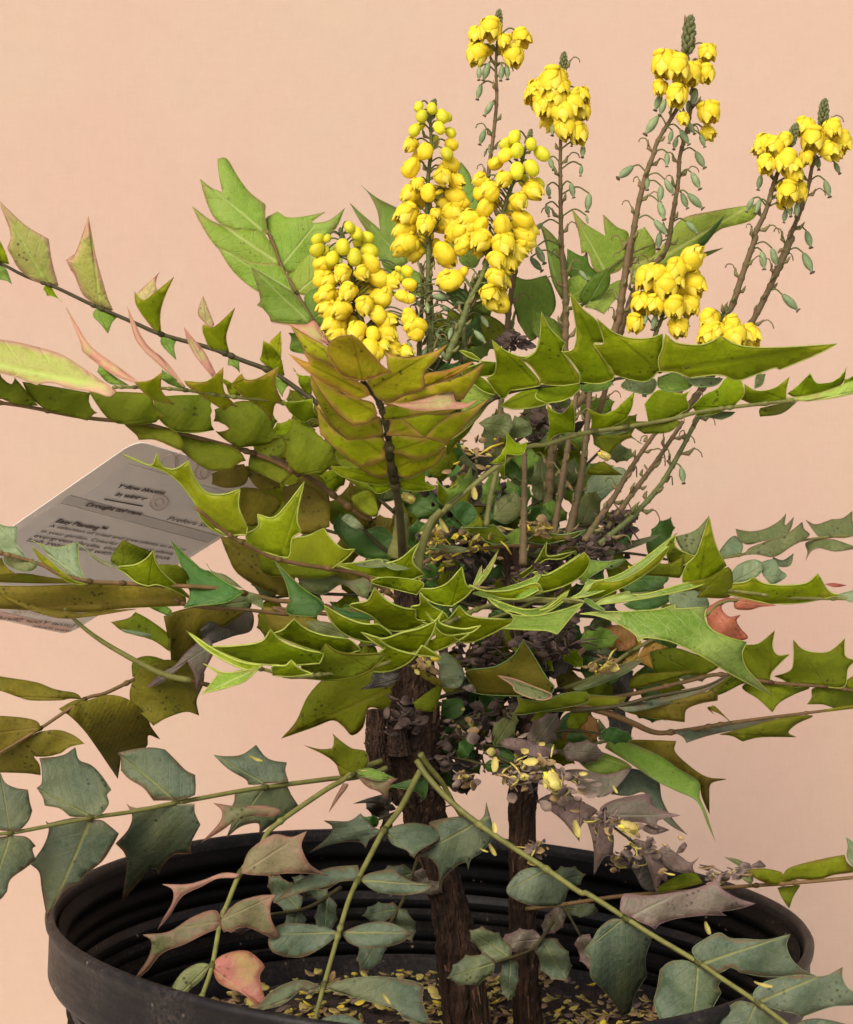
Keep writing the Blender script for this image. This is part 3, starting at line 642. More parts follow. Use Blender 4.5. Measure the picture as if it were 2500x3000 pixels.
# --- lime frond in front of the tag
frond('lime-green frond at centre left with tall pointed spines', 'G 700,880 620,820 520,750 350,715 180,690 0,650 F 1300,710 1180,645 1000,500', -.06, -.12, [
 ('limey', -.5, 'F 1265,640 1140,640~ 1040,570~ 1000,480~ 925,380~ 850,320~ 750,280~ 622,223* 700,262~ 780,285~ 805,222 835,290~ 900,305~ 968,262* 1000,350~ 1060,425~ 1150,435~ 1232,405* 1225,500~ 1268,600', {'r': .45}),
 ('limey', .7, 'F 1180,650 1090,600~ 1000,500~ 1060,560~ 1150,620~', {'r': .3}),
 ('limey', -.5, 'F 1440,755 1330,720~ 1270,690 1265,640~ 1325,600~ 1320,535 1400,555~ 1470,490~ 1562,368* 1535,480~ 1525,570~ 1548,625 1500,660~ 1485,750~', {'r': .4}),
 ('limey', -.5, 'G 320,725 200,700~ 90,690 60,650~ 80,590 120,540~ 200,525~ 290,480 330,540~ 400,600~ 468,600* 420,650~ 350,700~', {'r': .4}),
 ('lime', -.5, 'G 700,775 560,755~ 450,720~ 360,690 480,678~ 610,655 650,700~ 600,690~ 720,660~ 835,562* 800,640~ 805,690~ 865,745* 780,775~', {'r': .5}),
 ('bgrn', .8, 'G 640,700 460,690 620,660~ 700,690~ 780,712 700,720~', {'o': -.001, 'r': .3}),
], r0=1.3, r1=.9, rm='rachisb')
# --- left, middle
frond('frond at left with pale grey-green upturned leaflets over the tag', 'G 680,960 520,950 350,960 300,930 100,900 0,890 F 1250,940 1100,915 950,905 760,898 600,888 460,880 300,840 200,790 0,735 -200,700', -.02, -.07, [
 ('bluep', .3, 'F 150,770 40,745~ -60,700 -40,560* 20,595~ 90,600* 85,680~ 100,700 150,780~ 205,770', {}),
 ('bgrn', .3, 'F 20,745 30,790~ 100,825~ 165,825~ 190,790~ 110,760~', {'o': .004}),
 ('oliveb', -.3, 'F 10,760 -60,800 -60,860~ 60,850~ 110,860* 60,830~ 20,790~', {'o': .003}),
 ('bluep', .3, 'F 450,885 380,870~ 330,820~ 250,760 150,668* 280,708~ 402,678* 405,780~ 425,840~', {'rim': 'rim'}),
 ('lime', -.3, 'F 450,895 380,893~ 290,850~ 220,790~ 160,700* 250,770~ 320,830~ 380,875~', {'o': -.002}),
 ('bgrn', .4, 'F 620,815 540,800~ 460,750 385,680* 460,730~ 520,770~ 600,800~', {'o': -.003}),
 ('olive', -.3, 'F 640,825 590,800~ 570,760~ 630,668* 700,700~ 780,730 720,790~', {'o': .004}),
 ('olive', -.3, 'F 830,880 760,860~ 800,800~ 910,795* 960,840~ 960,900~', {'o': .005}),
 ('lime', -.6, 'F 762,905 700,885~ 645,840~ 600,808~ 690,797~ 750,765~ 787,722* 805,790~ 850,850~ 920,910~ 992,978* 900,930~ 810,898~', {'o': -.004, 'r': .45}),
 ('gdark', .6, 'F 1250,938 1170,985~ 1100,1000 1020,1005~ 942,1018* 975,960~ 965,900~ 930,800~ 878,672* 950,745~ 1015,800* 1070,825 1150,880~', {'o': -.006, 'rim': 'gmid', 'r': .35}),
 ('bgrn', .3, 'F 1265,930 1340,970~ 1350,1020* 1290,990~ 1255,960~', {'o': .0}),
 ('gdark', .6, 'G 300,930 240,985 200,985~ 80,965~ 95,880~ 70,780~ 5,660* 80,740~ 180,830~ 270,890~', {'o': -.008, 'rim': 'gmid', 'r': .4}),
 ('gdark', .6, 'G 330,920 420,950~ 530,970~ 620,990* 500,1000~ 400,980~', {'o': .002}),
 ('olive', -.3, 'F 460,890 250,860~ 100,840~ -60,860 -60,880~ 200,890~', {'o': .006}),
], r0=1.4, r1=.9, rm='rachisb')
frond('long narrow brown-olive leaf lying across at left', 'G 700,1000 500,985 200,960 0,935 F 1480,1050 1250,1025 1100,1020 960,1000 F 900,975', .0, -.02, [
 ('oliveb', -.4, 'F 955,975 920,915~ 750,905~ 450,895~ 150,905~ -200,900 -200,1010~ -100,1030* 0,1020~ 400,1040~ 650,1018~ 950,1005', {'cup': .3}),
 ('oliveb', .6, 'F 700,1022 550,1030~ 400,1045~ 335,1025* 330,1035 200,1010~ 0,950* 150,1025~ 300,1068~ 420,1065~ 560,1045~', {'o': -.006}),
 ('gmid', .2, 'F 870,1060 800,1030~ 760,1010 830,1000~ 880,1030~', {'o': .02}),
], r0=1.1, r1=.9, rm='rachisb')
frond('drooping brown-olive frond at far left', 'F 1100,1420 980,1390 820,1350 720,1370 I 600,60 480,95 230,260 0,400 -150,490', .02, -.03, [
 ('oliveb', .0, 'F 1040,1010 1060,1005~ 1240,1030~ 1200,1080~ 1060,1180~ 1040,1310~ 900,1335~ 870,1200~ 840,1060*', {'o': .0}),
 ('black', .2, 'F 1090,1200 1050,1180~ 1025,1130* 1100,1060~ 1180,1035~ 1290,1035~ 1290,1130~ 1200,1160~', {'o': -.008}),
 ('deadg', .2, 'F 960,1290 830,1400~ 750,1425* 830,1350~ 900,1310~ 960,1240~ 1060,1170~ 1095,1240~ 1050,1340~ 1005,1460* 1000,1370~', {'o': -.012, 'back': 'black'}),
 ('olive', .3, 'F 870,1240 780,1180~ 640,1140~ 570,1090* 660,1070~ 695,1038* 770,1080~ 870,1160~', {'o': .004}),
 ('bluep', .4, 'F 620,1125 650,1145~ 770,1165~ 770,1150 700,1135~', {'o': .002}),
 ('olive', .2, 'F 860,1290 780,1265~ 720,1270~ 680,1300~ 680,1370 730,1360~', {'o': .006}),
 ('oliveb', .1, 'I 750,10 740,60~ 745,120 800,170~ 875,245* 950,200~ 1060,165~ 1135,185* 1120,100~ 1160,0~ 1140,-90~ 950,-130~ 800,-80~', {'o': -.002}),
 ('oliveb', .1, 'I 490,105 430,100~ 335,150* 400,190~ 480,270~ 560,380~ 672,548* 690,420~ 690,400 830,370~ 845,300~ 912,322* 860,250~ 830,180~ 740,100~ 620,70~', {'o': -.003}),
 ('oliveb', .3, 'I 470,95 400,90~ 340,100~ 180,100~ 100,80* 0,45~ -100,40 -100,-40~ 100,-20~ 220,0* 320,40~ 430,60~', {'o': -.001}),
 ('oliveb', .1, 'I 235,255 200,215~ 80,195~ -40,200~ -120,300 -60,430~ 20,400~ 140,330~', {'o': -.002}),
 ('oliveb', .1, 'I 225,280 330,270~ 420,300~ 482,347* 400,365~ 350,400 270,420~ 190,420 225,470~ 232,527* 150,515~ 0,510~ -80,500 -20,420~ 80,360~', {'o': .001}),
], r0=1.3, r1=.8, rm='rachisb')
frond(None, 'F 980,1390 820,1350 560,1210 420,1110 330,1020', -.01, -.02, [], r0=1.9, r1=.8, rm='rachis')

# --- centre, lower: lime leaflets curving upward like boats
frond('low yellow-green frond at centre with boat-shaped leaflets', 'G 1600,900 1400,890 1200,930 1000,1020 850,1130 640,1250 450,1300 300,1310 100,1330 F 1340,1330 1200,1350', -.06, -.15, [
 ('green', .9, 'F 1330,1325 1260,1390~ 1180,1420~ 1036,1458* 1080,1410~ 1120,1355 1090,1330~ 1040,1300* 1110,1335~ 1170,1350~', {'o': -.004, 'rim': 'rim', 'r': .35}),
 ('limey', .9, 'F 1345,1310 1300,1340~ 1200,1310~ 1060,1230~ 955,1132* 1070,1212~ 1160,1262~ 1250,1298~', {'o': -.002, 'r': .5}),
 ('lime', -.8, 'F 1640,1300 1480,1310~ 1300,1300~ 1200,1270~ 1080,1215 1200,1212~ 1340,1190~ 1388,1128* 1450,1190~ 1560,1230~ 1660,1250*', {'o': .006, 'r': .5}),
 ('lime', -.9, 'G 500,1175 400,1200~ 250,1180~ 100,1130~ 0,1080 60,1060~ 120,998* 180,1050~ 280,1090~ 430,1112*', {'o': .008, 'r': .5}),
 ('lime', -.9, 'G 690,1100 560,1130~ 420,1090~ 340,1020~ 290,920* 400,985~ 510,1025~ 598,1028*', {'o': .010, 'r': .5}),
 ('lime', -.8, 'G 900,1010 780,1060~ 660,1060~ 560,980~ 440,920~ 540,895~ 580,820* 650,895~ 740,935~ 815,945* 820,1000~', {'o': .012, 'r': .5}),
 ('olive', -.5, 'G 560,1290 460,1330~ 330,1345~ 190,1335~ 60,1330 220,1290~ 150,1245~ 250,1215~ 300,1138* 370,1185~ 480,1200~ 640,1200~', {'r': .5, 'o': -.002}),
 ('lime', -.8, 'G 230,1310 100,1325~ 0,1320 0,1265~ 70,1265~ 105,1232* 150,1280~ 225,1310*', {'r': .5, 'o': -.004}),
 ('lime', -.8, 'G 850,1150 780,1240~ 660,1295~ 560,1285~ 600,1200~ 640,1165 580,1098* 660,1155~ 780,1195~ 960,1218* 900,1180~', {'r': .55, 'o': -.006}),
 ('lime', -.8, 'G 900,1100 830,1180~ 700,1190~ 590,1140~ 500,1072* 580,1100~ 640,1110~ 740,1075~ 830,1055~ 930,1010*', {'r': .55, 'o': -.003}),
 ('lime', -.7, 'G 1150,1060 1060,1120~ 960,1170~ 870,1190~ 820,1180 895,1118* 930,1100 920,1030~ 1000,1060~ 1060,1120~', {'r': .4, 'o': -.002}),
 ('lime', -.8, 'G 1380,1010 1250,1080~ 1130,1130~ 1030,1120~ 940,1080~ 925,1020 1000,1000~ 1062,922* 1110,975~ 1200,995~ 1360,1000', {'r': .5, 'o': -.001}),
 ('lime', -.8, 'G 1100,1080 1000,1090~ 940,1060~ 870,955* 920,1010~ 970,950* 950,1020~ 1080,1055~ 1185,1035* 1140,1070~', {'r': .5, 'o': -.008}),
 ('lime', -.8, 'G 1000,1000 900,1030~ 800,980~ 790,930~ 840,915~ 835,848* 900,920~ 975,962*', {'r': .5, 'o': .006}),
 ('lime', -.7, 'G 1020,925 940,915~ 870,880~ 825,825 920,825~ 1000,790~ 1078,700* 1090,770~ 1110,815~ 1150,810* 1100,870~', {'r': .45, 'o': .010}),
 ('green', .5, 'G 1130,840 1160,760~ 1190,690 1195,740~ 1285,605* 1240,720~ 1180,800~', {'r': .4, 'o': .012}),
 ('lime', -.6, 'G 820,860 700,830~ 560,790~ 640,760~ 800,775~ 860,800~', {'r': .3, 'o': .02}),
], r0=1.2, r1=.8, rm='rachis', ro=.014)
frond('bright green leaflets of the low frond at centre right', 'G 900,1180 1100,1050 1350,960 1480,900 H 0,690 200,700 330,750', -.06, -.10, [
 ('greenl', .9, 'H -40,640 -150,690~ -300,690~ -420,660 -410,650 -300,640~ -150,600~ -20,545* -60,610~', {'r': .3, 'o': .003, 'rim': 'rim'}),
 ('lime', -.6, 'H -20,640 -100,680~ -220,690~ -330,660 -440,610~ -340,645~ -200,640~ -60,600~', {'r': .5, 'o': .006}),
 ('gmid', .6, 'G 1380,960 1290,935~ 1210,868* 1300,905~ 1440,945~ 1560,920~ 1690,828* 1650,900~ 1560,960~ 1480,985~', {'r': .5, 'o': .0, 'rim': 'rim'}),
 ('greenl', 1.2, 'G 1770,905 1740,940~ 1680,1010~ 1620,1085* 1560,1065~ 1450,1060~ 1305,1052* 1370,1000 1290,932* 1370,975~ 1500,980~ 1640,950~', {'r': .35, 'o': -.010, 'bend': .2}),
 ('greenl', 1.0, 'H 195,775 290,765~ 440,762~ 640,750~ 742,718* 745,745~ 920,735 905,790~ 940,860~ 1040,910~ 1145,935 1118,1000~ 1140,1080~ 1210,1160~ 1290,1243* 1180,1185~ 1040,1110~ 930,1040~ 820,980~ 700,930~ 570,910~ 527,935 505,890~ 400,825~ 290,785~', {'r': .32, 'o': -.014, 'cup': .6, 'bend': -.15}),
 ('lime', -.5, 'H 0,745 60,700~ 135,640* 80,700~ 20,740~ -40,755~', {'r': .4, 'o': 0}),
 ('gmid', .5, 'H 330,760 270,740~ 215,700 240,690~ 330,750~', {'r': .3, 'o': -.01}),
], r0=1.0, r1=.6, rm='rachis', nodes=False, ro=.012)

# --- right, middle
frond('long green frond reaching right at mid height', 'G 1300,900 H -100,690 100,700 300,690 600,660 900,620 1050,640 1400,680 1800,690', -.05, -.03, [
 ('greenl', .7, 'H 130,690 200,650~ 240,580 300,585~ 420,550~ 560,460~ 748,312* 690,390~ 560,510~ 400,610~ 250,670~', {'r': .45, 'rim': 'rim', 'o': -.004}),
 ('lime', -.7, 'H 170,690 240,640~ 290,590~ 420,585~ 560,510~ 700,390~ 640,490~ 500,590~ 380,650~ 260,700~', {'o': .0, 'r': .2}),
 ('gmid', .5, 'H 215,455 260,470~ 340,478~ 460,462* 360,500~ 260,560~ 200,600~', {'r': .35, 'o': .01}),
 ('lime', -.6, 'H -90,600 -50,540~ -80,540 0,555~ 90,510~ 220,425* 250,480~ 200,560~ 90,620~ -40,650~', {'r': .45, 'o': .002, 'rim': 'rim'}),
 ('greenl', .8, 'H 270,725 330,690~ 460,650~ 480,660 560,665~ 760,610~ 900,570~ 1040,507* 960,570~ 860,620~ 700,660~ 480,700~', {'r': .45, 'rim': 'rim', 'o': -.006}),
 ('olive', -.6, 'H 860,680 880,640~ 780,640~ 800,590~ 920,570~ 1040,510~ 1065,600~ 1040,680~', {'o': .001}),
 ('lime', -.6, 'H 870,650 780,590~ 800,500~ 860,430~ 930,220* 945,300~ 975,400~ 1030,500* 940,580~', {'o': .003, 'r': .35}),
 ('bgrn', .2, 'H 850,450 800,430~ 760,390~ 735,335 850,300~ 930,215* 915,330~ 880,420~', {'o': .012}),
 ('olive', -.3, 'H 700,360 735,330 745,400~ 830,440* 860,440 780,500~ 700,480 680,400~', {'o': .008, 'r': .4, 'rim': 'rim'}),
 ('olive', -.5, 'H 760,570 660,560~ 500,540~ 540,480~ 690,490~ 780,450 775,540~', {'o': .014}),
 ('lime', -.6, 'H 1010,610 1040,660~ 1150,690~ 1280,718 1450,712~ 1680,668 1610,645~ 1550,545* 1480,600~ 1350,612~ 1240,600~ 1180,565 1130,595~ 995,605*', {'r': .4, 'o': -.002}),
 ('bluep', .4, 'H 1060,600 1045,570~ 1090,500~ 1180,465~ 1240,495~ 1210,555~ 1130,590~', {'o': .004}),
 ('bluep', .4, 'H 1240,560 1220,490~ 1300,465~ 1330,520~ 1370,560~ 1290,605~', {'o': .006}),
 ('bluep', .4, 'H 720,650 800,640~ 880,640~ 930,720~ 880,750~ 740,740~ 700,690~', {'o': .02}),
 ('gdark', .5, 'H 420,590 480,520~ 560,510~ 700,570~ 600,640~ 470,650~', {'o': .03}),
 ('gdark', .2, 'H 440,720 620,660~ 720,680~ 640,740~ 500,750~', {'o': .03}),
 ('bluep', .3, 'H 1640,670 1780,640~ 1850,700 1750,710~', {'o': .0}),
], r0=1.4, r1=.9, rm='rachis')
frond('grey-green frond at far right, topside up', 'H 700,480 900,470 1100,440 1300,390 1500,350 1700,330 1900,320', .06, .10, [
 ('bgrn', .6, 'H 1240,360 1150,380~ 1100,350~ 1080,290* 1160,305~ 1250,290~ 1330,245~ 1368,202* 1362,270~ 1412,222* 1395,290~ 1350,340~', {'r': .15, 'rim': 'pinkb'}),
 ('bgrn', .6, 'H 1260,360 1370,320~ 1460,250* 1470,290~ 1500,330~ 1400,390~ 1300,450~ 1200,435~ 1130,440 1160,400~', {'o': -.003, 'r': .15, 'rim': 'pinkb'}),
 ('bgrn', .6, 'H 1640,340 1560,340~ 1480,240* 1540,265~ 1630,235 1690,230~ 1745,188* 1750,260~ 1800,300~ 1720,340~', {'r': .15, 'rim': 'pinkb'}),
 ('bgrn', .6, 'H 1640,350 1700,370~ 1780,400 1650,420~ 1560,400~ 1510,420~ 1478,475* 1490,420~ 1480,370~ 1560,350~', {'o': -.002, 'r': .15, 'rim': 'pinkb'}),
 ('bluep', .5, 'H 1110,440 1060,455~ 1000,450~ 960,480 1000,400~ 1070,330~ 1120,380~', {'o': .0}),
 ('bluep', .4, 'H 1290,450 1350,470~ 1410,430* 1390,500~ 1310,500~', {'o': .004}),
 ('red', .3, 'H 1590,605 1640,600~ 1715,612* 1650,622~', {'o': 0}),
], r0=1.0, r1=.6, rm='rachis')
frond('frond with red and orange leaflets at right', 'H 100,1200 300,1120 480,990 700,880 900,790 1000,710 1200,690', .03, .06, [
 ('red', .3, 'H 910,770 920,740~ 1010,690~ 1085,682 1000,730~ 1040,790~ 1110,780* 1085,815~ 1110,860~ 1150,912~ 1060,930~ 950,900~', {'label': 'red leaflet with dark spots'}),
 ('red', .2, 'H 1070,700 1100,685~ 1200,690~ 1310,728* 1220,735~ 1160,752~ 1080,745~', {'label': 'red leaflet'}),
 ('orange', .2, 'H 470,980 400,985~ 340,960~ 320,900~ 340,850~ 430,840~ 500,870~ 515,940~', {'label': 'orange leaflet'}),
 ('yellow', .3, 'H 520,1030 560,960~ 590,920~ 640,945~ 700,965* 620,985~ 590,1000~ 625,1095* 560,1060~', {'label': 'yellow spiny leaflet'}),
 ('yellow', .3, 'H 520,1030 480,1080~ 415,1092* 430,1040~ 480,1000~ 470,960~ 540,930~', {'label': 'yellow spiny leaflet'}),
 ('bluep', .3, 'H 200,1020 230,960~ 310,960~ 400,1000~ 330,1050~ 240,1060~', {'o': .02}),
 ('pinkb', .3, 'H 150,1040 200,950~ 330,830* 280,920~ 200,1010~', {'o': .01, 'r': .15}),
], r0=1.3, r1=.7, rm='rachis')
frond('olive frond at right with wide holly-like leaflets', 'H 200,1280 500,1230 800,1160 1000,1120 1280,1165 1500,1182 1620,1192 1850,1225', .0, .02, [
 ('olive', -.4, 'H 1275,1160 1190,1140~ 1130,1060~ 1120,960~ 1210,945~ 1303,870* 1290,960~ 1320,1010~ 1388,1005* 1330,1060~ 1285,1110~', {'rim': 'rim', 'r': .25}),
 ('olive', -.4, 'H 1590,1190 1500,1185~ 1410,1195 1350,1150~ 1300,1130 1390,1100~ 1410,1040~ 1408,920* 1460,975~ 1540,995~ 1620,985~ 1703,915* 1700,970~ 1710,1020~ 1765,1040* 1720,1090~ 1700,1190~', {'rim': 'rim', 'r': .25, 'o': -.001}),
 ('olive', -.4, 'H 1720,1205 1700,1170~ 1760,1130~ 1850,1160 1850,1220~', {}),
 ('olive', .2, 'H 1280,1170 1160,1165~ 1120,1200~ 1210,1260~ 1290,1335* 1330,1280~ 1420,1230~ 1500,1190~', {'o': .003}),
 ('olive', .2, 'H 1600,1195 1520,1200~ 1515,1250~ 1488,1290* 1580,1290~ 1660,1312~ 1800,1290~ 1850,1230~', {'o': .003}),
 ('olive', -.3, 'H 880,1130 780,1120~ 640,1120~ 600,1050 620,990~ 740,970~ 840,1000 960,1040~ 980,1080~', {'o': .006}),
 ('olive', -.3, 'H 700,1150 600,1180~ 480,1200~ 500,1130~ 640,1110~ 800,1100~ 870,1100~', {'o': .004}),
 ('bgrn', .5, 'H 150,1200 300,1130~ 440,1060~ 560,1030* 480,1100~ 350,1160~ 200,1210~', {'o': -.004}),
 ('olive', -.2, 'H 990,1150 1060,1100~ 1130,1060 1160,1150~ 1100,1180~ 1000,1230~ 900,1250~', {'o': .005}),
], r0=1.3, r1=.8, rm='rachisb')
frond('frond with long blue-topped leaflet at right', 'H 150,1330 410,1300 600,1250 900,1190 1060,1110', -.02, -.04, [
 ('oliveb', -.3, 'H 430,1320 540,1310~ 800,1250~ 960,1200~ 1060,1120~ 985,1200~ 978,1268* 880,1285~ 800,1320~ 790,1392* 700,1380~ 580,1365~ 480,1340~', {'o': .003}),
 ('blue', .7, 'H 410,1310 420,1280~ 560,1275~ 760,1230~ 920,1180~ 1060,1115* 940,1200~ 750,1270~ 560,1320~ 470,1330~', {'o': -.002}),
 ('oliveb', -.2, 'H 960,1300 940,1320~ 955,1345* 920,1310~', {}),
 ('olive', -.2, 'H 10,1250 120,1225~ 240,1235~ 460,1250* 400,1310~ 250,1320~ 100,1330~ -80,1330 -60,1270~', {'rim': 'rimg', 'o': .003}),
], r0=1.4, r1=.6, rm='rachisd', nodes=False)
frond('frond at lower right with narrow olive leaflet', 'H -50,1280 150,1290 350,1340 500,1400 620,1450 750,1445 1060,1395 1400,1350 1850,1295', -.02, .02, [
 ('blue', .5, 'H 720,1445 850,1430~ 1060,1392~ 1200,1375~ 1330,1360~ 1180,1410~ 980,1455~ 880,1480~ 800,1508* 780,1475~', {'o': -.002}),
 ('olive', -.5, 'H 990,1462 1130,1425~ 1340,1368~ 1520,1355~ 1430,1400~ 1380,1450~ 1425,1477* 1300,1475~ 1200,1480~ 1120,1502* 1060,1470~', {'o': .002}),
 ('oliveb', .2, 'H 930,1320 960,1300~ 1060,1400* 1000,1350~', {'r': .1}),
 ('olive', .2, 'H 1500,1345 1700,1320~ 1850,1300~ 1700,1300~', {'r': .1}),
], r0=2.2, r1=.7, rm='rachisb')
frond('drooping green frond at lower right', 'J 1500,150 1600,190 1680,230 K 100,190 250,160 400,125', .0, .03, [
 ('oliveb', -.2, 'K 380,130 540,132~ 742,138* 735,200~ 830,290~ 920,345~ 1025,356* 940,380~ 930,460~ 932,555* 890,460~ 860,370~ 730,300~ 560,210~', {'o': .006}),
 ('gmid', .5, 'K 335,175 360,140~ 420,130~ 520,165~ 650,225~ 760,300~ 870,370~ 875,460~ 910,540~ 965,712* 920,610~ 860,480~ 740,420~ 620,360~ 480,265~', {'o': -.004}),
 ('gmid', .5, 'K 130,190 200,170~ 330,205~ 440,250~ 490,285* 430,315~ 330,330~ 250,310~ 170,240~', {'o': -.002}),
 ('blue', .5, 'K 370,440 410,390~ 470,300~ 560,315~ 640,365~ 660,470~ 720,580~ 805,672* 700,610~ 620,530~ 560,430~ 470,450~', {'o': .002}),
 ('bgrn', .3, 'K 70,190 20,150~ -40,140 0,170~ 50,200~', {}),
 ('orange', .1, 'K 200,175 120,160~ 60,120~ 130,30~ 230,-10~ 300,40~ 290,120~', {'label': 'orange-brown leaflet', 'o': .01}),
 ('bgrn', .3, 'K 300,130 300,60~ 300,10* 350,80~ 360,130~', {'o': .006}),
 ('gdark', .3, 'K -30,190 40,100~ 120,-20~ 180,0~ 80,110~ 60,180~', {'o': .02}),
], r0=1.2, r1=.7, rm='rachis')
frond('withered grey-brown frond under the fallen flowers', 'J 1200,200 1350,260 1500,330 K 50,400 250,520 400,640 600,780 800,870', -.03, -.02, [
 ('deadg', .4, 'K 330,560 310,520~ 400,470~ 590,435 600,500~ 680,540~ 765,562* 640,590~ 640,640 540,600~ 400,600~', {}),
 ('dead', .3, 'K 540,620 620,615~ 705,645* 620,670~ 560,650~', {}),
 ('dead', -.3, 'K 300,570 350,600~ 385,680~ 380,790 330,800~ 272,905* 275,780~ 260,680~ 235,580~', {'o': -.004}),
 ('dead', .2, 'K 200,480 40,440~ -60,480 60,560~ 120,620~ 190,710* 200,620~ 270,560~ 290,530~', {'o': -.002}),
 ('deadg', .6, 'K 300,460 120,350~ 100,310~ 200,300~ 340,330~ 490,288* 430,370~ 360,440~', {'o': .0}),
 ('dead', -.2, 'K 560,710 640,790~ 680,850~ 692,945 655,930~ 632,1012* 600,900~ 560,800~ 500,700~', {'o': -.006}),
 ('dead', .3, 'K 640,760 680,740~ 760,790~ 820,830~ 873,800* 835,850~ 850,890 740,880~ 660,830~', {'o': -.003}),
 ('black', .3, 'K 520,920 480,830~ 520,760~ 440,740 560,720~ 620,860~ 640,990~ 560,980~', {'o': .01}),
 ('olive', .2, 'K 640,970 700,930~ 830,880~ 895,945 800,970~ 640,1000~', {'o': .006}),
 ('dead', .2, 'K 740,780 760,740~ 790,715~ 805,735 780,770~', {'o': .0, 'r': .1}),
 ('dead', .4, 'J 1480,420 1300,340~ 1280,300~ 1350,290~ 1420,330~ 1480,440*', {'o': -.004}),
 ('dead', .2, 'J 1500,240 1400,200~ 1300,160~ 1350,120~ 1500,150~ 1620,200~', {'o': .004}),
], r0=1.0, r1=.6, rm='rachisd')

# --- lower left: the frond of old blue-green leaflets
frond('low frond at lower left with flat blue-green leaflets', 'J 650,290 560,325 430,350 350,350 0,395 I 1350,620 1000,685 750,735 515,770 100,850 0,862 -200,900', -.02, -.12, [
 ('blue', .25, 'I 520,762 450,765~ 400,762 340,715~ 255,700 245,650~ 210,600* 240,570~ 238,480~ 225,430 300,425~ 370,410~ 430,368* 450,440~ 520,470~ 580,530~ 635,610* 610,640~ 620,690~ 575,750~', {'r': .15}),
 ('blue', -.1, 'I 515,782 430,770~ 280,800 262,790 280,840~ 250,930~ 175,1035 225,1080~ 240,1180~ 270,1350* 310,1270~ 380,1170~ 470,1140 480,1100~ 580,1020~ 640,930~ 678,860 630,820~ 580,785~', {'r': .15, 'o': .001}),
 ('blue', .25, 'I 1000,672 940,670~ 875,672 820,600~ 740,550~ 690,500 690,430~ 672,400* 760,380~ 860,370~ 940,380 1000,440~ 1060,500~ 1112,525 1115,590~ 1112,640 1060,660~', {'r': .15, 'o': -.002}),
 ('bluet', -.1, 'I 1000,692 900,700~ 800,712 722,690* 755,760~ 730,840~ 660,918 710,970~ 725,1050~ 695,1248* 770,1160~ 850,1060 890,1060~ 905,1098 920,1050~ 990,980~ 1090,975 1090,910~ 1142,810 1110,740~ 1110,690 1060,690~', {'r': .15, 'o': -.001}),
 ('blue', .3, 'I 1510,575 1415,580 1400,550~ 1300,490~ 1218,412* 1290,420~ 1380,410~ 1460,355* 1510,420~ 1560,445~ 1635,455 1625,500~ 1645,565 1580,570~', {'r': .15}),
 ('blue', 0, 'I 1510,592 1420,600~ 1340,610 1335,680~ 1310,730~ 1320,800~ 1290,885* 1370,820~ 1470,800~ 1480,860 1560,800~ 1640,760~ 1700,700* 1660,640~ 1640,595', {'r': .15, 'o': .003}),
 ('blue', .2, 'I 60,845 0,840~ -80,820 -120,600~ -60,480 0,510* 30,570~ 90,600~ 160,610 170,680~ 185,730 160,790~ 110,840~', {'r': .15}),
 ('blue', -.1, 'I 60,870 -60,900~ -160,1000 -120,1100~ -60,1240* 0,1235~ 40,1190 60,1120~ 140,1060~ 205,1010 185,950~ 205,930 150,880~', {'r': .15}),
], r0=1.5, r1=.9, rm='rachis')
frond('frond with curled pinkish-brown leaflets hanging into the pot', 'J 620,250 470,305 400,360 280,430 0,630 I 1480,940 1370,1085 1300,1250 1255,1370 1210,1610 1150,1790 1080,1960', -.02, -.15, [
 ('pinkb', .3, 'I 1375,1085 1400,1000~ 1440,940~ 1560,865~ 1660,880~ 1748,846* 1720,910~ 1725,960~ 1770,1040~ 1872,1102* 1780,1088~ 1640,1085~ 1560,1095 1550,1135 1530,1100~ 1450,1095~', {'o': -.006}),
 ('pinkb', .3, 'I 1365,1090 1270,1085~ 1160,1125~ 1060,1150~ 925,1148* 985,1180~ 985,1250~ 940,1330~ 898,1408* 970,1320~ 1040,1215~ 1150,1160~ 1240,1115~ 1340,1110~', {'o': -.004}),
 ('pinkgr', .3, 'I 1255,1360 1240,1305~ 1190,1300~ 1090,1340~ 960,1420~ 815,1435* 865,1475~ 850,1560~ 800,1640~ 748,1712* 840,1640~ 925,1540~ 1050,1490~ 1180,1425~ 1240,1400~', {'o': -.003}),
 ('pinkgr', .3, 'I 1260,1355 1300,1300~ 1360,1250~ 1470,1215~ 1572,1208* 1540,1270~ 1550,1360~ 1612,1472* 1520,1440~ 1420,1395~ 1350,1400~ 1320,1425 1270,1400~', {'o': -.003}),
 ('pinkgr', .3, 'I 1600,725 1500,700~ 1350,705~ 1215,685* 1265,730~ 1250,800~ 1145,912* 1260,845~ 1340,790~ 1450,760~ 1560,760~', {'o': -.004}),
 ('bgrn', .3, 'I 1200,1605 1130,1600~ 1040,1650~ 975,1750~ 965,1830* 1040,1810 1080,1750~ 1150,1690~', {'rim': 'bgrn', 'o': .001}),
 ('redp', .3, 'I 1210,1625 1240,1570~ 1320,1535~ 1410,1530~ 1480,1580~ 1510,1620 1480,1670~ 1495,1750~ 1535,1880* 1470,1840~ 1380,1770~ 1300,1740~ 1240,1700~', {'label': 'curled leaflet blotched red and yellow'}),
 ('redp', .2, 'I 1150,1795 1060,1800~ 980,1880~ 950,1960 980,2060~ 1100,2040~ 1200,1960~ 1215,1860~', {'o': -.002, 'label': 'yellow-green leaflet blotched brown'}),
], r0=1.5, r1=1.1, rm='rachis')
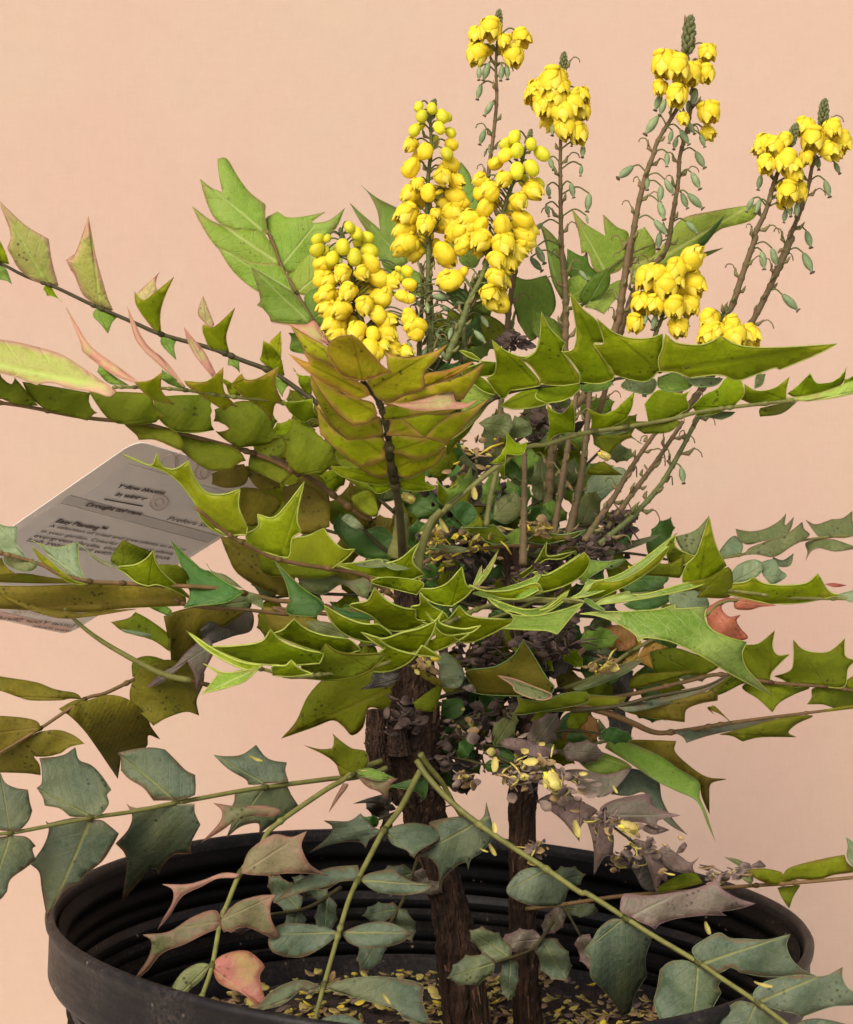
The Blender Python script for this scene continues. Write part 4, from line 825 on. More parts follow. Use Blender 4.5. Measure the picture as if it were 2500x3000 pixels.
frond('stem of green leaflets hanging down the middle of the pot', 'J 850,290 800,380 750,480 700,560 630,650 550,800 480,935 430,1050 370,1250 290,1530 230,1760', -.02, -.15, [
 ('blue', .5, 'J 625,650 560,620~ 500,550* 430,595~ 290,592* 340,630~ 300,700~ 200,778* 300,735~ 420,710~ 500,715~ 530,748 550,700~', {}),
 ('blue', .4, 'J 640,652 700,620~ 800,605~ 890,620~ 945,650 940,700~ 830,765~ 805,808* 760,760~ 680,725~', {'o': .001}),
 ('blue', .5, 'J 478,932 380,940~ 310,985 200,990~ 15,1055* 90,975~ 200,905~ 330,860~ 485,845 490,910~', {}),
 ('blue', .5, 'J 500,932 530,900~ 600,880~ 685,865 720,900~ 800,940~ 910,960* 850,1000~ 720,1015~ 580,990~', {}),
 ('blue', .5, 'J 380,1230 260,1190~ 60,1180~ -20,1240~ 0,1340~ 160,1370~ 300,1300~', {'o': .002}),
 ('blue', .5, 'J 390,1230 520,1180~ 650,1170~ 800,1230* 720,1290~ 560,1320~ 440,1290~', {'o': .002}),
 ('blue', .4, 'J 292,1545 400,1500~ 600,1480~ 840,1520~ 850,1620~ 905,1770* 760,1730~ 700,1665~ 560,1625~ 430,1590~', {'rim': 'bluep'}),
 ('blue', .4, 'J 275,1535 150,1500~ 0,1560~ -110,1680* 50,1640~ 160,1560~ 220,1590 250,1560~', {'rim': 'bluep'}),
 ('blue', .4, 'J 235,1740 150,1710~ 60,1690~ -30,1720~ -80,1780* 40,1830~ 160,1810~', {}),
 ('blue', .4, 'J 240,1745 330,1700~ 430,1700~ 530,1760* 440,1820~ 330,1820~', {}),
], r0=1.7, r1=1.1, rm='rachis')
frond('low frond at lower right with flat grey-green leaflets', 'J 820,250 880,340 1000,470 1150,595 1300,700 1560,870 1750,1000 K 240,1010 460,1150 600,1240 870,1400 1000,1490 1210,1630 1420,1790', -.02, -.17, [
 ('blue', .3, 'J 1170,600 1070,570~ 980,580~ 890,605~ 940,660~ 920,730~ 818,792* 900,810~ 945,880~ 945,1005* 980,910~ 1060,840~ 1100,830 1110,880 1130,810~ 1190,770~ 1255,690~ 1255,640~ 1215,485* 1205,560~', {'o': .008}),
 ('blue', .3, 'J 1560,868 1470,860~ 1390,895~ 1330,990~ 1400,1050~ 1520,1080~ 1640,1070~ 1685,980 1640,920~', {'o': .008}),
 ('deadg', .3, 'K 485,1140 430,1110~ 425,1070~ 450,1010~ 580,1020~ 740,1000~ 880,970~ 960,930~ 1003,882* 990,960~ 1030,1000~ 1110,1040~ 1195,1064* 1110,1090~ 1000,1110 1030,1132 900,1130~ 740,1150~ 650,1180~ 622,1210 590,1190~ 530,1165~', {'o': -.002, 'label': 'grey-green leaflet with a torn white tip'}),
 ('blue', .2, 'K 440,1155 370,1155~ 300,1210~ 265,1270~ 212,1335* 250,1380~ 255,1480~ 320,1550~ 380,1620~ 430,1708* 480,1680~ 500,1600~ 545,1520~ 578,1475 565,1380~ 605,1255 560,1200~', {'o': .0, 'rim': 'bluep'}),
 ('blue', .2, 'K 890,1405 850,1370~ 835,1320~ 900,1270~ 985,1230~ 1050,1262~ 1130,1265~ 1260,1270~ 1392,1238* 1370,1300~ 1400,1380~ 1460,1440~ 1540,1478* 1400,1480~ 1240,1480~ 1100,1455 1045,1430 980,1460~ 930,1430~', {'o': -.001, 'rim': 'bluep'}),
 ('blue', .2, 'K 865,1425 800,1390~ 710,1395~ 650,1440 635,1540~ 612,1620 640,1700~ 700,1800~ 830,1820* 930,1780~ 965,1740 945,1680~ 970,1620~ 1000,1570 980,1530~ 1000,1490~ 930,1440~', {'o': .0, 'rim': 'bluep'}),
 ('blue', .2, 'K 1210,1625 1180,1580~ 1230,1520~ 1320,1490~ 1440,1470~ 1580,1478~ 1690,1425* 1690,1490~ 1740,1560~ 1880,1600* 1780,1640~ 1640,1650~ 1540,1680~ 1455,1712 1420,1690~ 1320,1670~', {'o': -.001, 'rim': 'bluep'}),
 ('blue', .2, 'K 1195,1640 1100,1620~ 1020,1670~ 970,1740~ 960,1850~ 1080,1900* 1250,1850~ 1340,1770~ 1270,1690~', {'o': .0, 'rim': 'bluep'}),
 ('blue', .2, 'K 1420,1800 1440,1740~ 1560,1720~ 1750,1760* 1600,1820~', {}),
], r0=1.7, r1=1.1, rm='rachis')
frond(None, 'J 840,210 880,275 960,370 1000,440 1080,580', -.02, .0, [], r0=1.8, r1=1.2, rm='rachis')
frond('horizontal frond reaching out past the right rim', 'J 1440,1095 1560,1080 1680,1065 K 130,1065 440,1020 800,995 1000,975 1140,965 1500,940 1850,905', .035, -.03, [
 ('olive', -.3, 'K 1350,960 1260,950~ 1170,905~ 1140,870 1240,865~ 1330,882~ 1350,900 1390,860~ 1530,820~ 1700,785 1715,830~ 1760,880~ 1640,900~ 1540,930~ 1430,925~', {}),
 ('bgrn', .4, 'K 1170,960 1110,910~ 1165,885~ 1100,850~ 1015,798* 1090,812~ 1150,845~ 1165,880~ 1180,920~', {'o': -.003}),
 ('olive', .1, 'K 1390,965 1320,975 1345,1030~ 1385,1092* 1410,1020~ 1450,960', {'o': .002}),
 ('bluep', .3, 'K 1760,870 1715,800~ 1720,740~ 1710,685* 1750,720~ 1800,800~', {'o': -.003}),
 ('deadg', .3, 'K 1180,860 1060,870~ 1070,930 1100,900~ 1150,860~ 1220,815* 1250,855~', {'o': .004}),
], r0=1.2, r1=1.0, rm='rachisb')
frond('short leaflets round the stump', 'J 560,320 480,320 440,340', -.02, -.05, [
 ('olive', -.3, 'J 470,335 390,340~ 360,270~ 290,215~ 178,163* 270,185~ 335,182 340,95* 390,140~ 450,180~ 530,200~ 540,280~', {'o': .01, 'rim': 'pinkb'}),
 ('gmid', .5, 'J 470,335 500,300~ 560,293~ 640,325~ 700,352* 610,365~ 540,350~', {'o': .0}),
 ('pinkgr', .2, 'J 480,340 560,340~ 640,350~ 712,352* 665,390~ 650,480* 610,430~ 540,400~', {'o': -.002}),
 ('gdark', .3, 'J 880,345 780,360~ 700,385~ 640,395* 740,410~ 820,430~ 858,478* 880,420~', {'o': .0}),
 ('black', .1, 'J 640,440 560,460~ 455,495* 560,490~ 640,510~ 660,480~', {'o': .02}),
 ('pinkgr', .1, 'J 400,380 350,470~ 318,545* 380,460~ 430,390~', {'o': .0, 'r': .12}),
], r0=1.2, r1=1.0)
frond('broad dark olive leaves under the low frond', 'W 700,400 560,520 450,480', .03, .02, [
 ('olive', -.2, 'W 400,400 420,480~ 370,620~ 310,580~ 200,560~ 160,700~ 80,760~ 20,700~ -60,650~ -200,700~ -440,785* -330,660~ -240,470~ -100,330~ 100,260~ 300,300~', {}),
 ('black', .1, 'W 420,350 350,400~ 280,410~ 140,425* 220,370~ 230,310~ 330,310~ 420,310~', {'o': -.03}),
 ('blue', .4, 'W 720,260 700,200~ 760,150~ 860,230~ 900,320~ 860,410~ 740,400~ 715,330~', {'o': -.05}),
 ('deadg', .3, 'W 900,400 960,390~ 985,440~ 940,440~ 890,415~', {'o': -.05}),
 ('gdark', .3, 'W 740,500 880,500~ 895,590~ 820,640~ 740,610~', {'o': -.01}),
 ('olive', -.2, 'W 530,520 560,570~ 680,580~ 720,480~ 740,380~ 640,440~', {'o': -.04}),
 ('oliveb', -.3, 'W 500,250 620,300~ 720,350~ 720,400~ 600,340~', {'o': -.05}),
 ('oliveb', -.3, 'W 1560,400 1500,330~ 1410,180~ 1330,60* 1260,180~ 1120,260~ 920,290~ 950,380~ 980,450~ 1200,470~ 1400,470~ 1540,450~', {'o': -.055, 'rim': 'rimg', 'r': .35}),
 ('bgrn', .8, 'W 1150,325 1270,350~ 1400,400~ 1540,460~ 1500,500~ 1400,490~ 1280,440~ 1250,390~', {'o': -.07, 'back': 'olive', 'rim': 'tan', 'r': .4}),
 ('olive', -.3, 'W 1290,480 1360,500~ 1480,510~ 1650,450~ 1800,440 1800,520~ 1500,580~ 1280,610~ 1300,540~', {'o': -.065, 'rim': 'rimg'}),
 ('lime', -.3, 'W 1250,100 1330,60~ 1440,120~ 1380,180~ 1280,150~', {'o': -.02}),
], r0=1.3, r1=1.0, rm='rachisd')
frond('dark leaves at the left of the crown', 'V 700,900 400,700 200,500', .04, .03, [
 ('gdark', .2, 'V 560,640 420,500~ 200,540~ 60,430~ 0,360* -80,500~ 20,650~ 200,800~ 400,840~ 540,800~', {}),
 ('bluep', .2, 'V 0,420 60,370~ 140,410~ 230,500* 200,530~ 100,500~', {'o': -.01}),
 ('olive', .2, 'V 120,180 240,130~ 330,170~ 380,350~ 330,400~ 200,330~ 110,230~', {'o': -.01}),
 ('olive', -.2, 'G -90,540 60,530~ 330,620~ 400,700~ 300,760~ 100,760~ -60,730~', {'o': -.004, 'back': 'olive'}),
 ('oliveb', -.2, 'F 1130,650 1300,680~ 1500,800~ 1480,950~ 1350,920~ 1220,840~ 1170,750~', {'o': .01}),
 ('bgrn', .4, 'F 1060,790* 1090,830~ 1160,850~ 1250,920 1170,890~ 1100,850~', {'o': .01}),
 ('bgrn', .3, 'G 130,690 240,700~ 420,780~ 560,760~ 520,880~ 400,800~ 280,860~ 160,800~', {'o': .01}),
 ('gmid', .4, 'G 320,900 450,910~ 620,960~ 540,1010~ 400,980~', {'o': .02}),
 ('bgrn', .4, 'G 430,750 560,780~ 600,850~ 560,900~ 480,830~', {'o': .02}),
 ('oliveb', .2, 'G -60,930 120,950~ 380,1070~ 380,1130~ 200,1080~ 0,1060~', {'o': .01}),
 ('bgrn', .2, 'G 180,1010 330,1020~ 430,1090~ 380,1130~ 250,1080~', {'o': .0}),
], r0=1.2, r1=1.0, rm='rachisd', nodes=False)
frond('leaves in the middle of the crown', 'V 800,900 1100,740 1300,740 1750,700 U 400,430 800,450', .0, .03, [
 ('olive', -.4, 'V 1230,510 1350,510~ 1480,510~ 1560,470 1640,560~ 1720,640~ 1600,680~ 1450,640~ 1330,570~', {'o': -.004, 'rim': 'rimg', 'r': .35}),
 ('bgrn', .4, 'V 900,720 960,680~ 1060,690~ 1280,720~ 1250,760~ 1050,750~', {'o': -.008}),
 ('gdark', .2, 'V 1120,330 1230,240~ 1340,280~ 1390,390~ 1290,490~ 1200,430~', {'o': .005}),
 ('bgrn', .3, 'V 1560,420 1580,260~ 1660,190~ 1800,150~ 1860,330~ 1700,470~', {'o': .02}),
 ('bgrn', .3, 'U -100,350 30,120~ 200,30~ 380,60~ 380,230~ 180,260~ 0,330~', {'o': .03}),
 ('bluep', .4, 'U 700,190 720,60~ 860,40~ 880,140~ 820,240~ 720,260~ 640,240~', {'o': .035}),
 ('bluep', .4, 'U 650,420 640,330~ 700,380~ 740,440~', {'o': .03}),
 ('bluep', .4, 'E 210,1480 260,1350~ 420,1300~ 470,1360~ 380,1430~ 300,1500~', {'o': .035}),
 ('olive', -.3, 'E 250,1310 320,1270~ 380,1310~ 440,1345* 330,1345~ 240,1340~', {'o': .02}),
 ('olive', -.3, 'U 140,370 260,290~ 360,240 400,290~ 560,300~ 760,250* 640,330~ 450,380~ 300,400~', {'o': -.003, 'rim': 'rimg', 'r': .4}),
 ('olive', -.4, 'U 0,740 60,720~ 230,600~ 360,370* 350,480~ 400,525~ 660,470 500,550~ 340,560~ 200,680~ 60,780~', {'o': -.01, 'rim': 'rim', 'r': .45}),
 ('olive', -.4, 'U 250,920 290,830~ 325,670* 380,700~ 540,610~ 740,470* 800,600~ 650,740~ 460,840~ 330,890~', {'o': -.012, 'rim': 'rim', 'r': .4}),
 ('gmid', .4, 'U 740,540* 820,575~ 1000,570~ 1180,545* 1060,640~ 900,640~', {'o': -.002, 'r': .4, 'rim': 'rimg'}),
 ('bgrn', .4, 'U 880,540 1080,430~ 1240,370~ 1540,295* 1400,370~ 1200,450~', {'o': -.004, 'r': .3}),
 ('bgrn', .4, 'U -100,680 0,580~ 110,560~ 40,660~ -60,740~', {'o': .01}),
 ('lime', -.4, 'V 990,30 1080,110~ 1190,60* 1190,200~ 1090,280~ 1000,230~', {'o': -.01}),
 ('olive', -.2, 'G 880,160 930,60~ 1000,20~ 1050,110~ 960,200~', {'o': .03}),
 ('gmid', .3, 'G 1190,590 1280,560~ 1400,480~ 1450,560~ 1300,620~', {'o': .01}),
], r0=1.2, r1=.9, rm='rachisb', nodes=False)
# ---------------------------------------------------------------- filler leaves deep inside the crown, mostly dark greens and olives
def grow_leaf(bx, by, ang, L, W, n=3):
    """spiny outline in photo pixels: base, down one side, tip, back up the other"""
    ca, sa = math.cos(ang), math.sin(ang)
    def q(u, v, f=''): return (bx + (u * ca - v * sa) * L, by + (u * sa + v * ca) * L, f)
    w = lambda u: W * math.sin(math.pi * min(1, u * .86 + .10)) ** .7
    out = [q(0, 0)]; a = []; b = []
    for k in range(n):
        u = .16 + .66 * k / max(1, n - 1) + random.uniform(-.04, .04)
        a += [q(u, w(u) * random.uniform(1.0, 1.2))]
        u += random.uniform(-.05, .05)
        b += [q(u, -w(u) * random.uniform(1.0, 1.2))]
    a = [q(.06, w(.04) * .8, '~')] + a; b = [q(.06, -w(.04) * .8, '~')] + b
    return out + a + [q(1, 0, '*')] + b[::-1]
def grow_frond(s, d0, d1, mats, L=170, W=.27, gap=105, spread=62, label=None, g=-.2, seed=1):
    random.seed(seed)
    pts = parse(s); fr, px = frond(label, s, d0, d1, [], r0=1.2, r1=.7, rm='rachisd')
    acc = gap * .5; tot = 0
    for i in range(1, len(px)):
        dx, dy = px[i][0] - px[i-1][0], px[i][1] - px[i-1][1]; acc += math.hypot(dx, dy); a = math.atan2(dy, dx)
        last = i == len(px) - 1
        if acc > gap or last:
            acc = 0
            for sd in ((0,) if last else (-1, 1)):
                ll = L * random.uniform(.8, 1.1)
                leaflet(fr, '', random.choice(mats), px[i][2] + random.uniform(-.002, .006), g=g + random.uniform(-.2, .2), h=random.uniform(-.3, .3), cup=.4,
                        r=.2, pts=grow_leaf(px[i][0], px[i][1], a + sd * R(spread + random.uniform(-14, 14)), ll, W * random.uniform(.85, 1.15)), wav=.003)
    random.seed(seed + 50); return fr
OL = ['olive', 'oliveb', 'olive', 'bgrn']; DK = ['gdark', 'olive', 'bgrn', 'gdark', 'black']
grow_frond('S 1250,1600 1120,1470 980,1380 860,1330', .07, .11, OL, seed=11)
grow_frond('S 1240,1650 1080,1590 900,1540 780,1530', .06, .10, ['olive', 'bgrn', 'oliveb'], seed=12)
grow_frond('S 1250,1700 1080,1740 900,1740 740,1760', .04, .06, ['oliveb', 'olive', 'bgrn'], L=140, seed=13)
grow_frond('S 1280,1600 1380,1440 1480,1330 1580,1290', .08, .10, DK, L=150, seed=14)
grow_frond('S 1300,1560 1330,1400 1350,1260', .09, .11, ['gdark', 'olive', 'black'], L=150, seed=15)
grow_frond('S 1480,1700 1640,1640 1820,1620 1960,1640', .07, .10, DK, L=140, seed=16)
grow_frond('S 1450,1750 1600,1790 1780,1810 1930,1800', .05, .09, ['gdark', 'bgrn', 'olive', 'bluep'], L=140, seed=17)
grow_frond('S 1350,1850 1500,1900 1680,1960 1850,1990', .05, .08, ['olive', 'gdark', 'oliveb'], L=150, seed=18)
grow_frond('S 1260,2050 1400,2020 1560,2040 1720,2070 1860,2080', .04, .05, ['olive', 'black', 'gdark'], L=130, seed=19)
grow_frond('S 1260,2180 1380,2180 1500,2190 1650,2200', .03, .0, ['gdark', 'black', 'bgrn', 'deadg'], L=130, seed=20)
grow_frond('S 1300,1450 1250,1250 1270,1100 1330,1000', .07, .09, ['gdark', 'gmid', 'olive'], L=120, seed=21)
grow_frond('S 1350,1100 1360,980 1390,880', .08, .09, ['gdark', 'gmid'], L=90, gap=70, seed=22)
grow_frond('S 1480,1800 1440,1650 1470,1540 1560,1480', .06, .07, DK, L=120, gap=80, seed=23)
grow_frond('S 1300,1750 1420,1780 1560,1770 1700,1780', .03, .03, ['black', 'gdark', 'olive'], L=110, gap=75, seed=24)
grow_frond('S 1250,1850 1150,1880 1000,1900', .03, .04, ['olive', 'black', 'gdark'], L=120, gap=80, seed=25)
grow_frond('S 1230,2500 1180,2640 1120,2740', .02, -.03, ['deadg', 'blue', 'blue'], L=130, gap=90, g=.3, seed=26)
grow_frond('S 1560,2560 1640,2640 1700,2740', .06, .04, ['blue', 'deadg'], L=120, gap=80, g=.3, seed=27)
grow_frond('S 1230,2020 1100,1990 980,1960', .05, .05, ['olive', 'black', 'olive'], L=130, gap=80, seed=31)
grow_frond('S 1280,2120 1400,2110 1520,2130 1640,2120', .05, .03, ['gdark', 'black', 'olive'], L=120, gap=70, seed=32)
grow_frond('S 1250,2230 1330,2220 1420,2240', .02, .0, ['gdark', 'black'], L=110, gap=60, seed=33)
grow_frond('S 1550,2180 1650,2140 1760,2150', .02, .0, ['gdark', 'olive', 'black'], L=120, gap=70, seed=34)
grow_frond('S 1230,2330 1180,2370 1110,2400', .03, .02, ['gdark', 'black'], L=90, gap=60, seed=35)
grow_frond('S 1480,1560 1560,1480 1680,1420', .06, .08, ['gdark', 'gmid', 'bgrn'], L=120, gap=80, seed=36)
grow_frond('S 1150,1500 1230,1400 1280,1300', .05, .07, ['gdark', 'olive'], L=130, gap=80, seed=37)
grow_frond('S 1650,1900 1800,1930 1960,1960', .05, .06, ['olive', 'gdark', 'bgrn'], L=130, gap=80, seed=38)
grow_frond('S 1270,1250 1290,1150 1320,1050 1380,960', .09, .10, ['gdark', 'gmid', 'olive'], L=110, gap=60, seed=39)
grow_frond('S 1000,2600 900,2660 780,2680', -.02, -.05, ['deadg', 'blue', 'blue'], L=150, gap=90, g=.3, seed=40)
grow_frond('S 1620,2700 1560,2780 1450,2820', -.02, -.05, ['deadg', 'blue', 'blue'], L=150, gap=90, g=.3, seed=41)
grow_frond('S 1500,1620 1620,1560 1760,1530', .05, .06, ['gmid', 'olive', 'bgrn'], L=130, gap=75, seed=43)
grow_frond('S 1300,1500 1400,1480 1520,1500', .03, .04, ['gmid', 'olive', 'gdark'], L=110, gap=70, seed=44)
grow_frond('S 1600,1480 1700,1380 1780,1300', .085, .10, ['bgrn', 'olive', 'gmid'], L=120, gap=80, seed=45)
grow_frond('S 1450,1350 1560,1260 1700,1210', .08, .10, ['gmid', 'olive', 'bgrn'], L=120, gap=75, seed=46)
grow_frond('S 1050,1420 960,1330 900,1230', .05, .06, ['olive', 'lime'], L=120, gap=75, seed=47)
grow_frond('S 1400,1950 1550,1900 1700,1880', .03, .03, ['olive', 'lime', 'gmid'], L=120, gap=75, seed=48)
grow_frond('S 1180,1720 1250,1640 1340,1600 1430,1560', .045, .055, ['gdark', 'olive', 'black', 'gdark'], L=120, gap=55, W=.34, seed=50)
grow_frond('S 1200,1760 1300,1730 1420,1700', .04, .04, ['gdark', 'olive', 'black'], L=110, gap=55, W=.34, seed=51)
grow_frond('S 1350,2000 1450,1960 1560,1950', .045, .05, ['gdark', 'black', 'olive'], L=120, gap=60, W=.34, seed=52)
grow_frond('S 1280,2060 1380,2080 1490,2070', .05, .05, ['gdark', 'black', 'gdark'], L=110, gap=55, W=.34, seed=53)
# ---------------------------------------------------------------- flowers
def shape_mesh(name, mb, mats):
    me = bpy.data.meshes.new(name); me.from_pydata(mb.v, [], mb.f)
    for m in mats: me.materials.append(m)
    me.polygons.foreach_set('material_index', mb.m); me.polygons.foreach_set('use_smooth', [True] * len(me.polygons)); me.update(); return me
def bud_mb(lob=.07, seed=0):
    rnd = random.Random(seed); mb = MB(); seg, rings = 21, 11; v = [Vector((0, 0, 1.02))]; f = []
    for i in range(1, rings):
        th = math.pi * i / rings
        for k in range(seg):
            an = 2 * math.pi * k / seg + th * .35
            saw = ((3 * an / (2 * math.pi)) % 1)
            r = math.sin(th) ** .8 * (.88 + lob * (saw - .5) * 2 * min(1, 1.4 * math.sin(th)) + rnd.uniform(-.02, .02))
            v.append(Vector((r * math.cos(an), r * math.sin(an), math.cos(th) * 1.02)))
    v.append(Vector((0, 0, -1.0)))
    for k in range(seg): f.append((0, 1 + k, 1 + (k+1) % seg))
    for i in range(rings - 2):
        for k in range(seg):
            k2 = (k+1) % seg; f.append((1+i*seg+k, 1+(i+1)*seg+k, 1+(i+1)*seg+k2, 1+i*seg+k2))
    e = len(v) - 1; o = 1 + (rings-2) * seg
    for k in range(seg): f.append((e, o + (k+1) % seg, o + k))
    mb.add(v, f); return mb
def flower_mb(seed, openness, close=.73):
    """hanging bell of overlapping petals; local +Z is the stalk end, -Z the mouth"""
    rnd = random.Random(seed); mb = MB()
    def petal(a0, rad, length, wid, flare, m=0):
        nu, nv = 8, 10; v = []; f = []
        for layer in (1.0, .93):
            for j in range(nv + 1):
                t = j / nv
                rr = rad * (math.sin(math.pi * (.05 + close * t)) ** .62) + flare * t ** 4
                z = .95 - length * t + .12 * (t ** 3) * openness
                w = wid * (math.sin(math.pi * (t * .92 + .06)) ** .38)
                for i in range(nu + 1):
                    s = i / nu * 2 - 1
                    a = a0 + s * w
                    zz = z + .13 * s * s * t ** 3 * length          # rounded petal end
                    r2 = rr * layer * (1.03 - .09 * s * s) + .012 * math.sin(5 * s + a0) * t
                    v.append(Vector((r2 * math.cos(a), r2 * math.sin(a), zz * (.97 if layer < 1 else 1))))
        n = (nu + 1) * (nv + 1)
        for L in (0, 1):
            for j in range(nv):
                for i in range(nu):
                    q = [L*n + j*(nu+1) + i, L*n + j*(nu+1) + i + 1, L*n + (j+1)*(nu+1) + i + 1, L*n + (j+1)*(nu+1) + i]
                    f.append(tuple(q if L else q[::-1]))
        for i in range(nu):
            a = nv*(nu+1) + i; f.append((a, a + 1, n + a + 1, n + a))
        for j in range(nv):
            for i in (0, nu):
                a = j*(nu+1) + i; b = a + nu + 1; f.append((a, b, n + b, n + a))
        mb.add(v, f, m)
    for k in range(3): petal(k * 2.094 + rnd.uniform(-.12, .12), .98 + rnd.uniform(-.04, .04), 1.85 + rnd.uniform(-.1, .1), 1.05, openness * .30)
    for k in range(3): petal(k * 2.094 + 1.047 + rnd.uniform(-.12, .12), .86, 2.1 + rnd.uniform(-.08, .1), 1.0, openness * .18, 1)
    for k in range(3): petal(k * 2.094 + rnd.uniform(0, 2), .55, 1.9, 1.0, 0, 1)
    for k in range(3): petal(k * 2.094 + .4, 1.04, .85 + rnd.uniform(0, .25), .75, 0.0, 0)
    return mb
BUDS = [shape_mesh('bud_mesh', bud_mb(.15, s), [M['petal']]) for s in range(5)]
BUDS += [shape_mesh('bud_mesh', flower_mb(40 + s, 0.0, .885), [M['petal'], M['petall']]) for s in range(6)]
BUDSG = [shape_mesh('young_bud_mesh', bud_mb(.05, s), [M['budg']]) for s in range(3)]
FLOW = [shape_mesh('flower_mesh', flower_mb(s, op, cl), [M['petal'], M['petall']]) for s, (op, cl) in enumerate(((.05, .80), (.2, .77), (.55, .74), (.1, .82), (.0, .84)))]
def pod_mesh():
    mb = MB(); v = []; seg = 8
    prof = [(0, .03), (.06, .10), (.25, .17), (.5, .20), (.7, .16), (.86, .075), (.92, .07), (.96, .13), (1.0, .13)]
    pts = [Vector((0, 0, -z)) for z, r in prof]
    mb.tube(pts, [r for z, r in prof], seg); mb.m = [1 if max(i // seg for i in f) >= 7 else 0 for f in mb.f]
    return shape_mesh('pod_mesh', mb, [M['pod'], M['podend']])
POD = pod_mesh()
def inst(name, me, parent, loc, zdir, scale, spin=None):
    o = bpy.data.objects.new(name, me); place(o, loc, parent)
    q = Vector(zdir).normalized().to_track_quat('Z', 'Y')
    o.rotation_euler = (q.to_matrix() @ Matrix.Rotation(spin if spin is not None else random.uniform(0, 6.28), 3, 'Z')).to_euler()
    o.scale = (scale, scale, scale) if isinstance(scale, (int, float)) else scale
    return o
def stem_at(px, x, y):
    i = min(range(len(px)), key=lambda k: (px[k][0] - x) ** 2 + (px[k][1] - y) ** 2); return px[i]
def spike(label, stem, d0, d1, r0, r1, mat='spike', buds='', gbuds='', flowers='', pods='', tip=None, bract=.012, bsz=1.0, stubs=.0, name='flower_spike', fill=0):
    pts = parse(stem); q = [Vector((p[0], p[1], 0)) for p in pts]
    tot = 0; cum = [0]
    for i in range(1, len(q)): tot += (q[i] - q[i-1]).length; cum.append(tot)
    q = catmull([Vector((p.x, p.y, d0 + (d1 - d0) * c / tot)) for p, c in zip(q, cum)], 8); n = len(q)
    line = [P(p.x, p.y, p.z) for p in q]; px = [tuple(p) for p in q]
    mb = MB(); mb.tube(line, [(r0 + (r1 - r0) * i / (n-1)) * .001 * random.uniform(.93, 1.08) for i in range(n)], 9)
    # bracts and joints up the stem
    acc = 0; side = 0
    for i in range(1, n):
        acc += (line[i] - line[i-1]).length
        if bract and acc > bract * .5:
            acc = 0; side += 2.4
            rr = (r0 + (r1 - r0) * i / (n-1)) * .001
            t = (line[i] - line[i-1]).normalized()
            a = t.cross(Vector((0, 1, 0))).normalized(); b = t.cross(a)
            w = a * math.cos(side) + b * math.sin(side)
            mb.blob(line[i], t, rr * 1.28, rr * 2.0, 7, 4)
            L = random.uniform(.0035, .0062) * bsz
            p0 = line[i] + w * rr * .6; p1 = p0 + w * L * .55 + t * L * .25; p2 = p0 + w * L * .75 + t * L * 1.0
            mb.tube([p0, p1, p1.lerp(p2, .5), p2], [rr * .45, .0011 * bsz, .0008 * bsz, .00015], 5, 1)
            if random.random() < stubs:       # dried curled stalk left by a fallen flower
                e = p0 + w * .006 + t * .006
                mb.tube(catmull([p0, p0 + w * .004 + t * .004, e, e + w * .003 - Vector((0, 0, .0008)), e + w * .004 - Vector((0, 0, .003))], 3), .00035, 4, 1)
    kids = []
    def ped(top, cx, cy):
        """thin curved stalk from the stem to the top of a bloom"""
        s = stem_at(px, cx, cy); i = px.index(s)
        step = 1 if px[-1][1] < px[0][1] else -1
        p0 = line[max(0, min(n - 1, i))]
        out = top - p0
        mid = p0 + out * .55 + Vector((0, 0, .25 * out.length))
        mb.tube(catmull([p0, mid, top], 5), [.0006, .0005] + [.00045] * 9, 5, 2, cap=False) if False else mb.tube(catmull([p0, mid, top], 5), .00048, 5, 2, cap=False)
    def blooms(s, kind):
        c = CROPS['S']
        for tok in s.split():
            if tok in CROPS: c = CROPS[tok]; continue
            bk = tok.endswith('-'); tok = tok.rstrip('-')
            a = [float(t) for t in tok.split(',')]
            x = c[0] + a[0] * c[2]; y = c[1] + a[1] * c[2]; r = a[2] * c[2] / PXM
            ang = a[3] if len(a) > 3 else None
            sx = stem_at(px, x, y); off = (x - sx[0]) / PXM
            rad = max(.011, r * 1.2)
            dep = math.sqrt(max(rad * rad - off * off, 0)) * (.9 if not bk else -.6) + (random.uniform(-.001, .001))
            p = P(x, y, sx[2] - dep)
            if ang is None:
                ang = max(-60, min(60, off / rad * 50)) + random.uniform(-12, 12)
            A = R(ang)                                     # 0 = mouth straight down, + leans right
            fwd = .45 if not bk else -.4
            mouth = Vector((math.sin(A), -fwd * random.uniform(.5, 1.2), -math.cos(A))).normalized()
            if kind == 'f': me = random.choice(FLOW); sc = r * 1.14
            elif kind == 'g': me = random.choice(BUDSG); sc = r * 1.15
            else: me = random.choice(BUDS); sc = r * 1.16
            kids.append((('flower' if kind == 'f' else 'bud'), me, p, -mouth, Vector((1, 1, random.uniform(1.0, 1.15))) * sc * random.uniform(.95, 1.05)))
            ped(p - mouth * r * .9, x, y)
    if fill:                          # buds on the far side of the spike
        lst = []; c = 'S'
        for tok in buds.split():
            if tok in CROPS: c = tok; continue
            if not tok.endswith('-'): lst.append((c, [float(t) for t in tok.split(',')]))
        extra = []
        for k in range(fill):
            cc, b_ = random.choice(lst); extra.append('%s %.0f,%.0f,%.0f-' % (cc, b_[0] + random.uniform(-.9, .9) * b_[2], b_[1] + random.uniform(-1.1, 1.1) * b_[2], b_[2] * random.uniform(.75, .95)))
        blooms(' '.join(extra), 'b')
    blooms(gbuds, 'g'); blooms(buds, 'b'); blooms(flowers, 'f')
    c = CROPS['S']
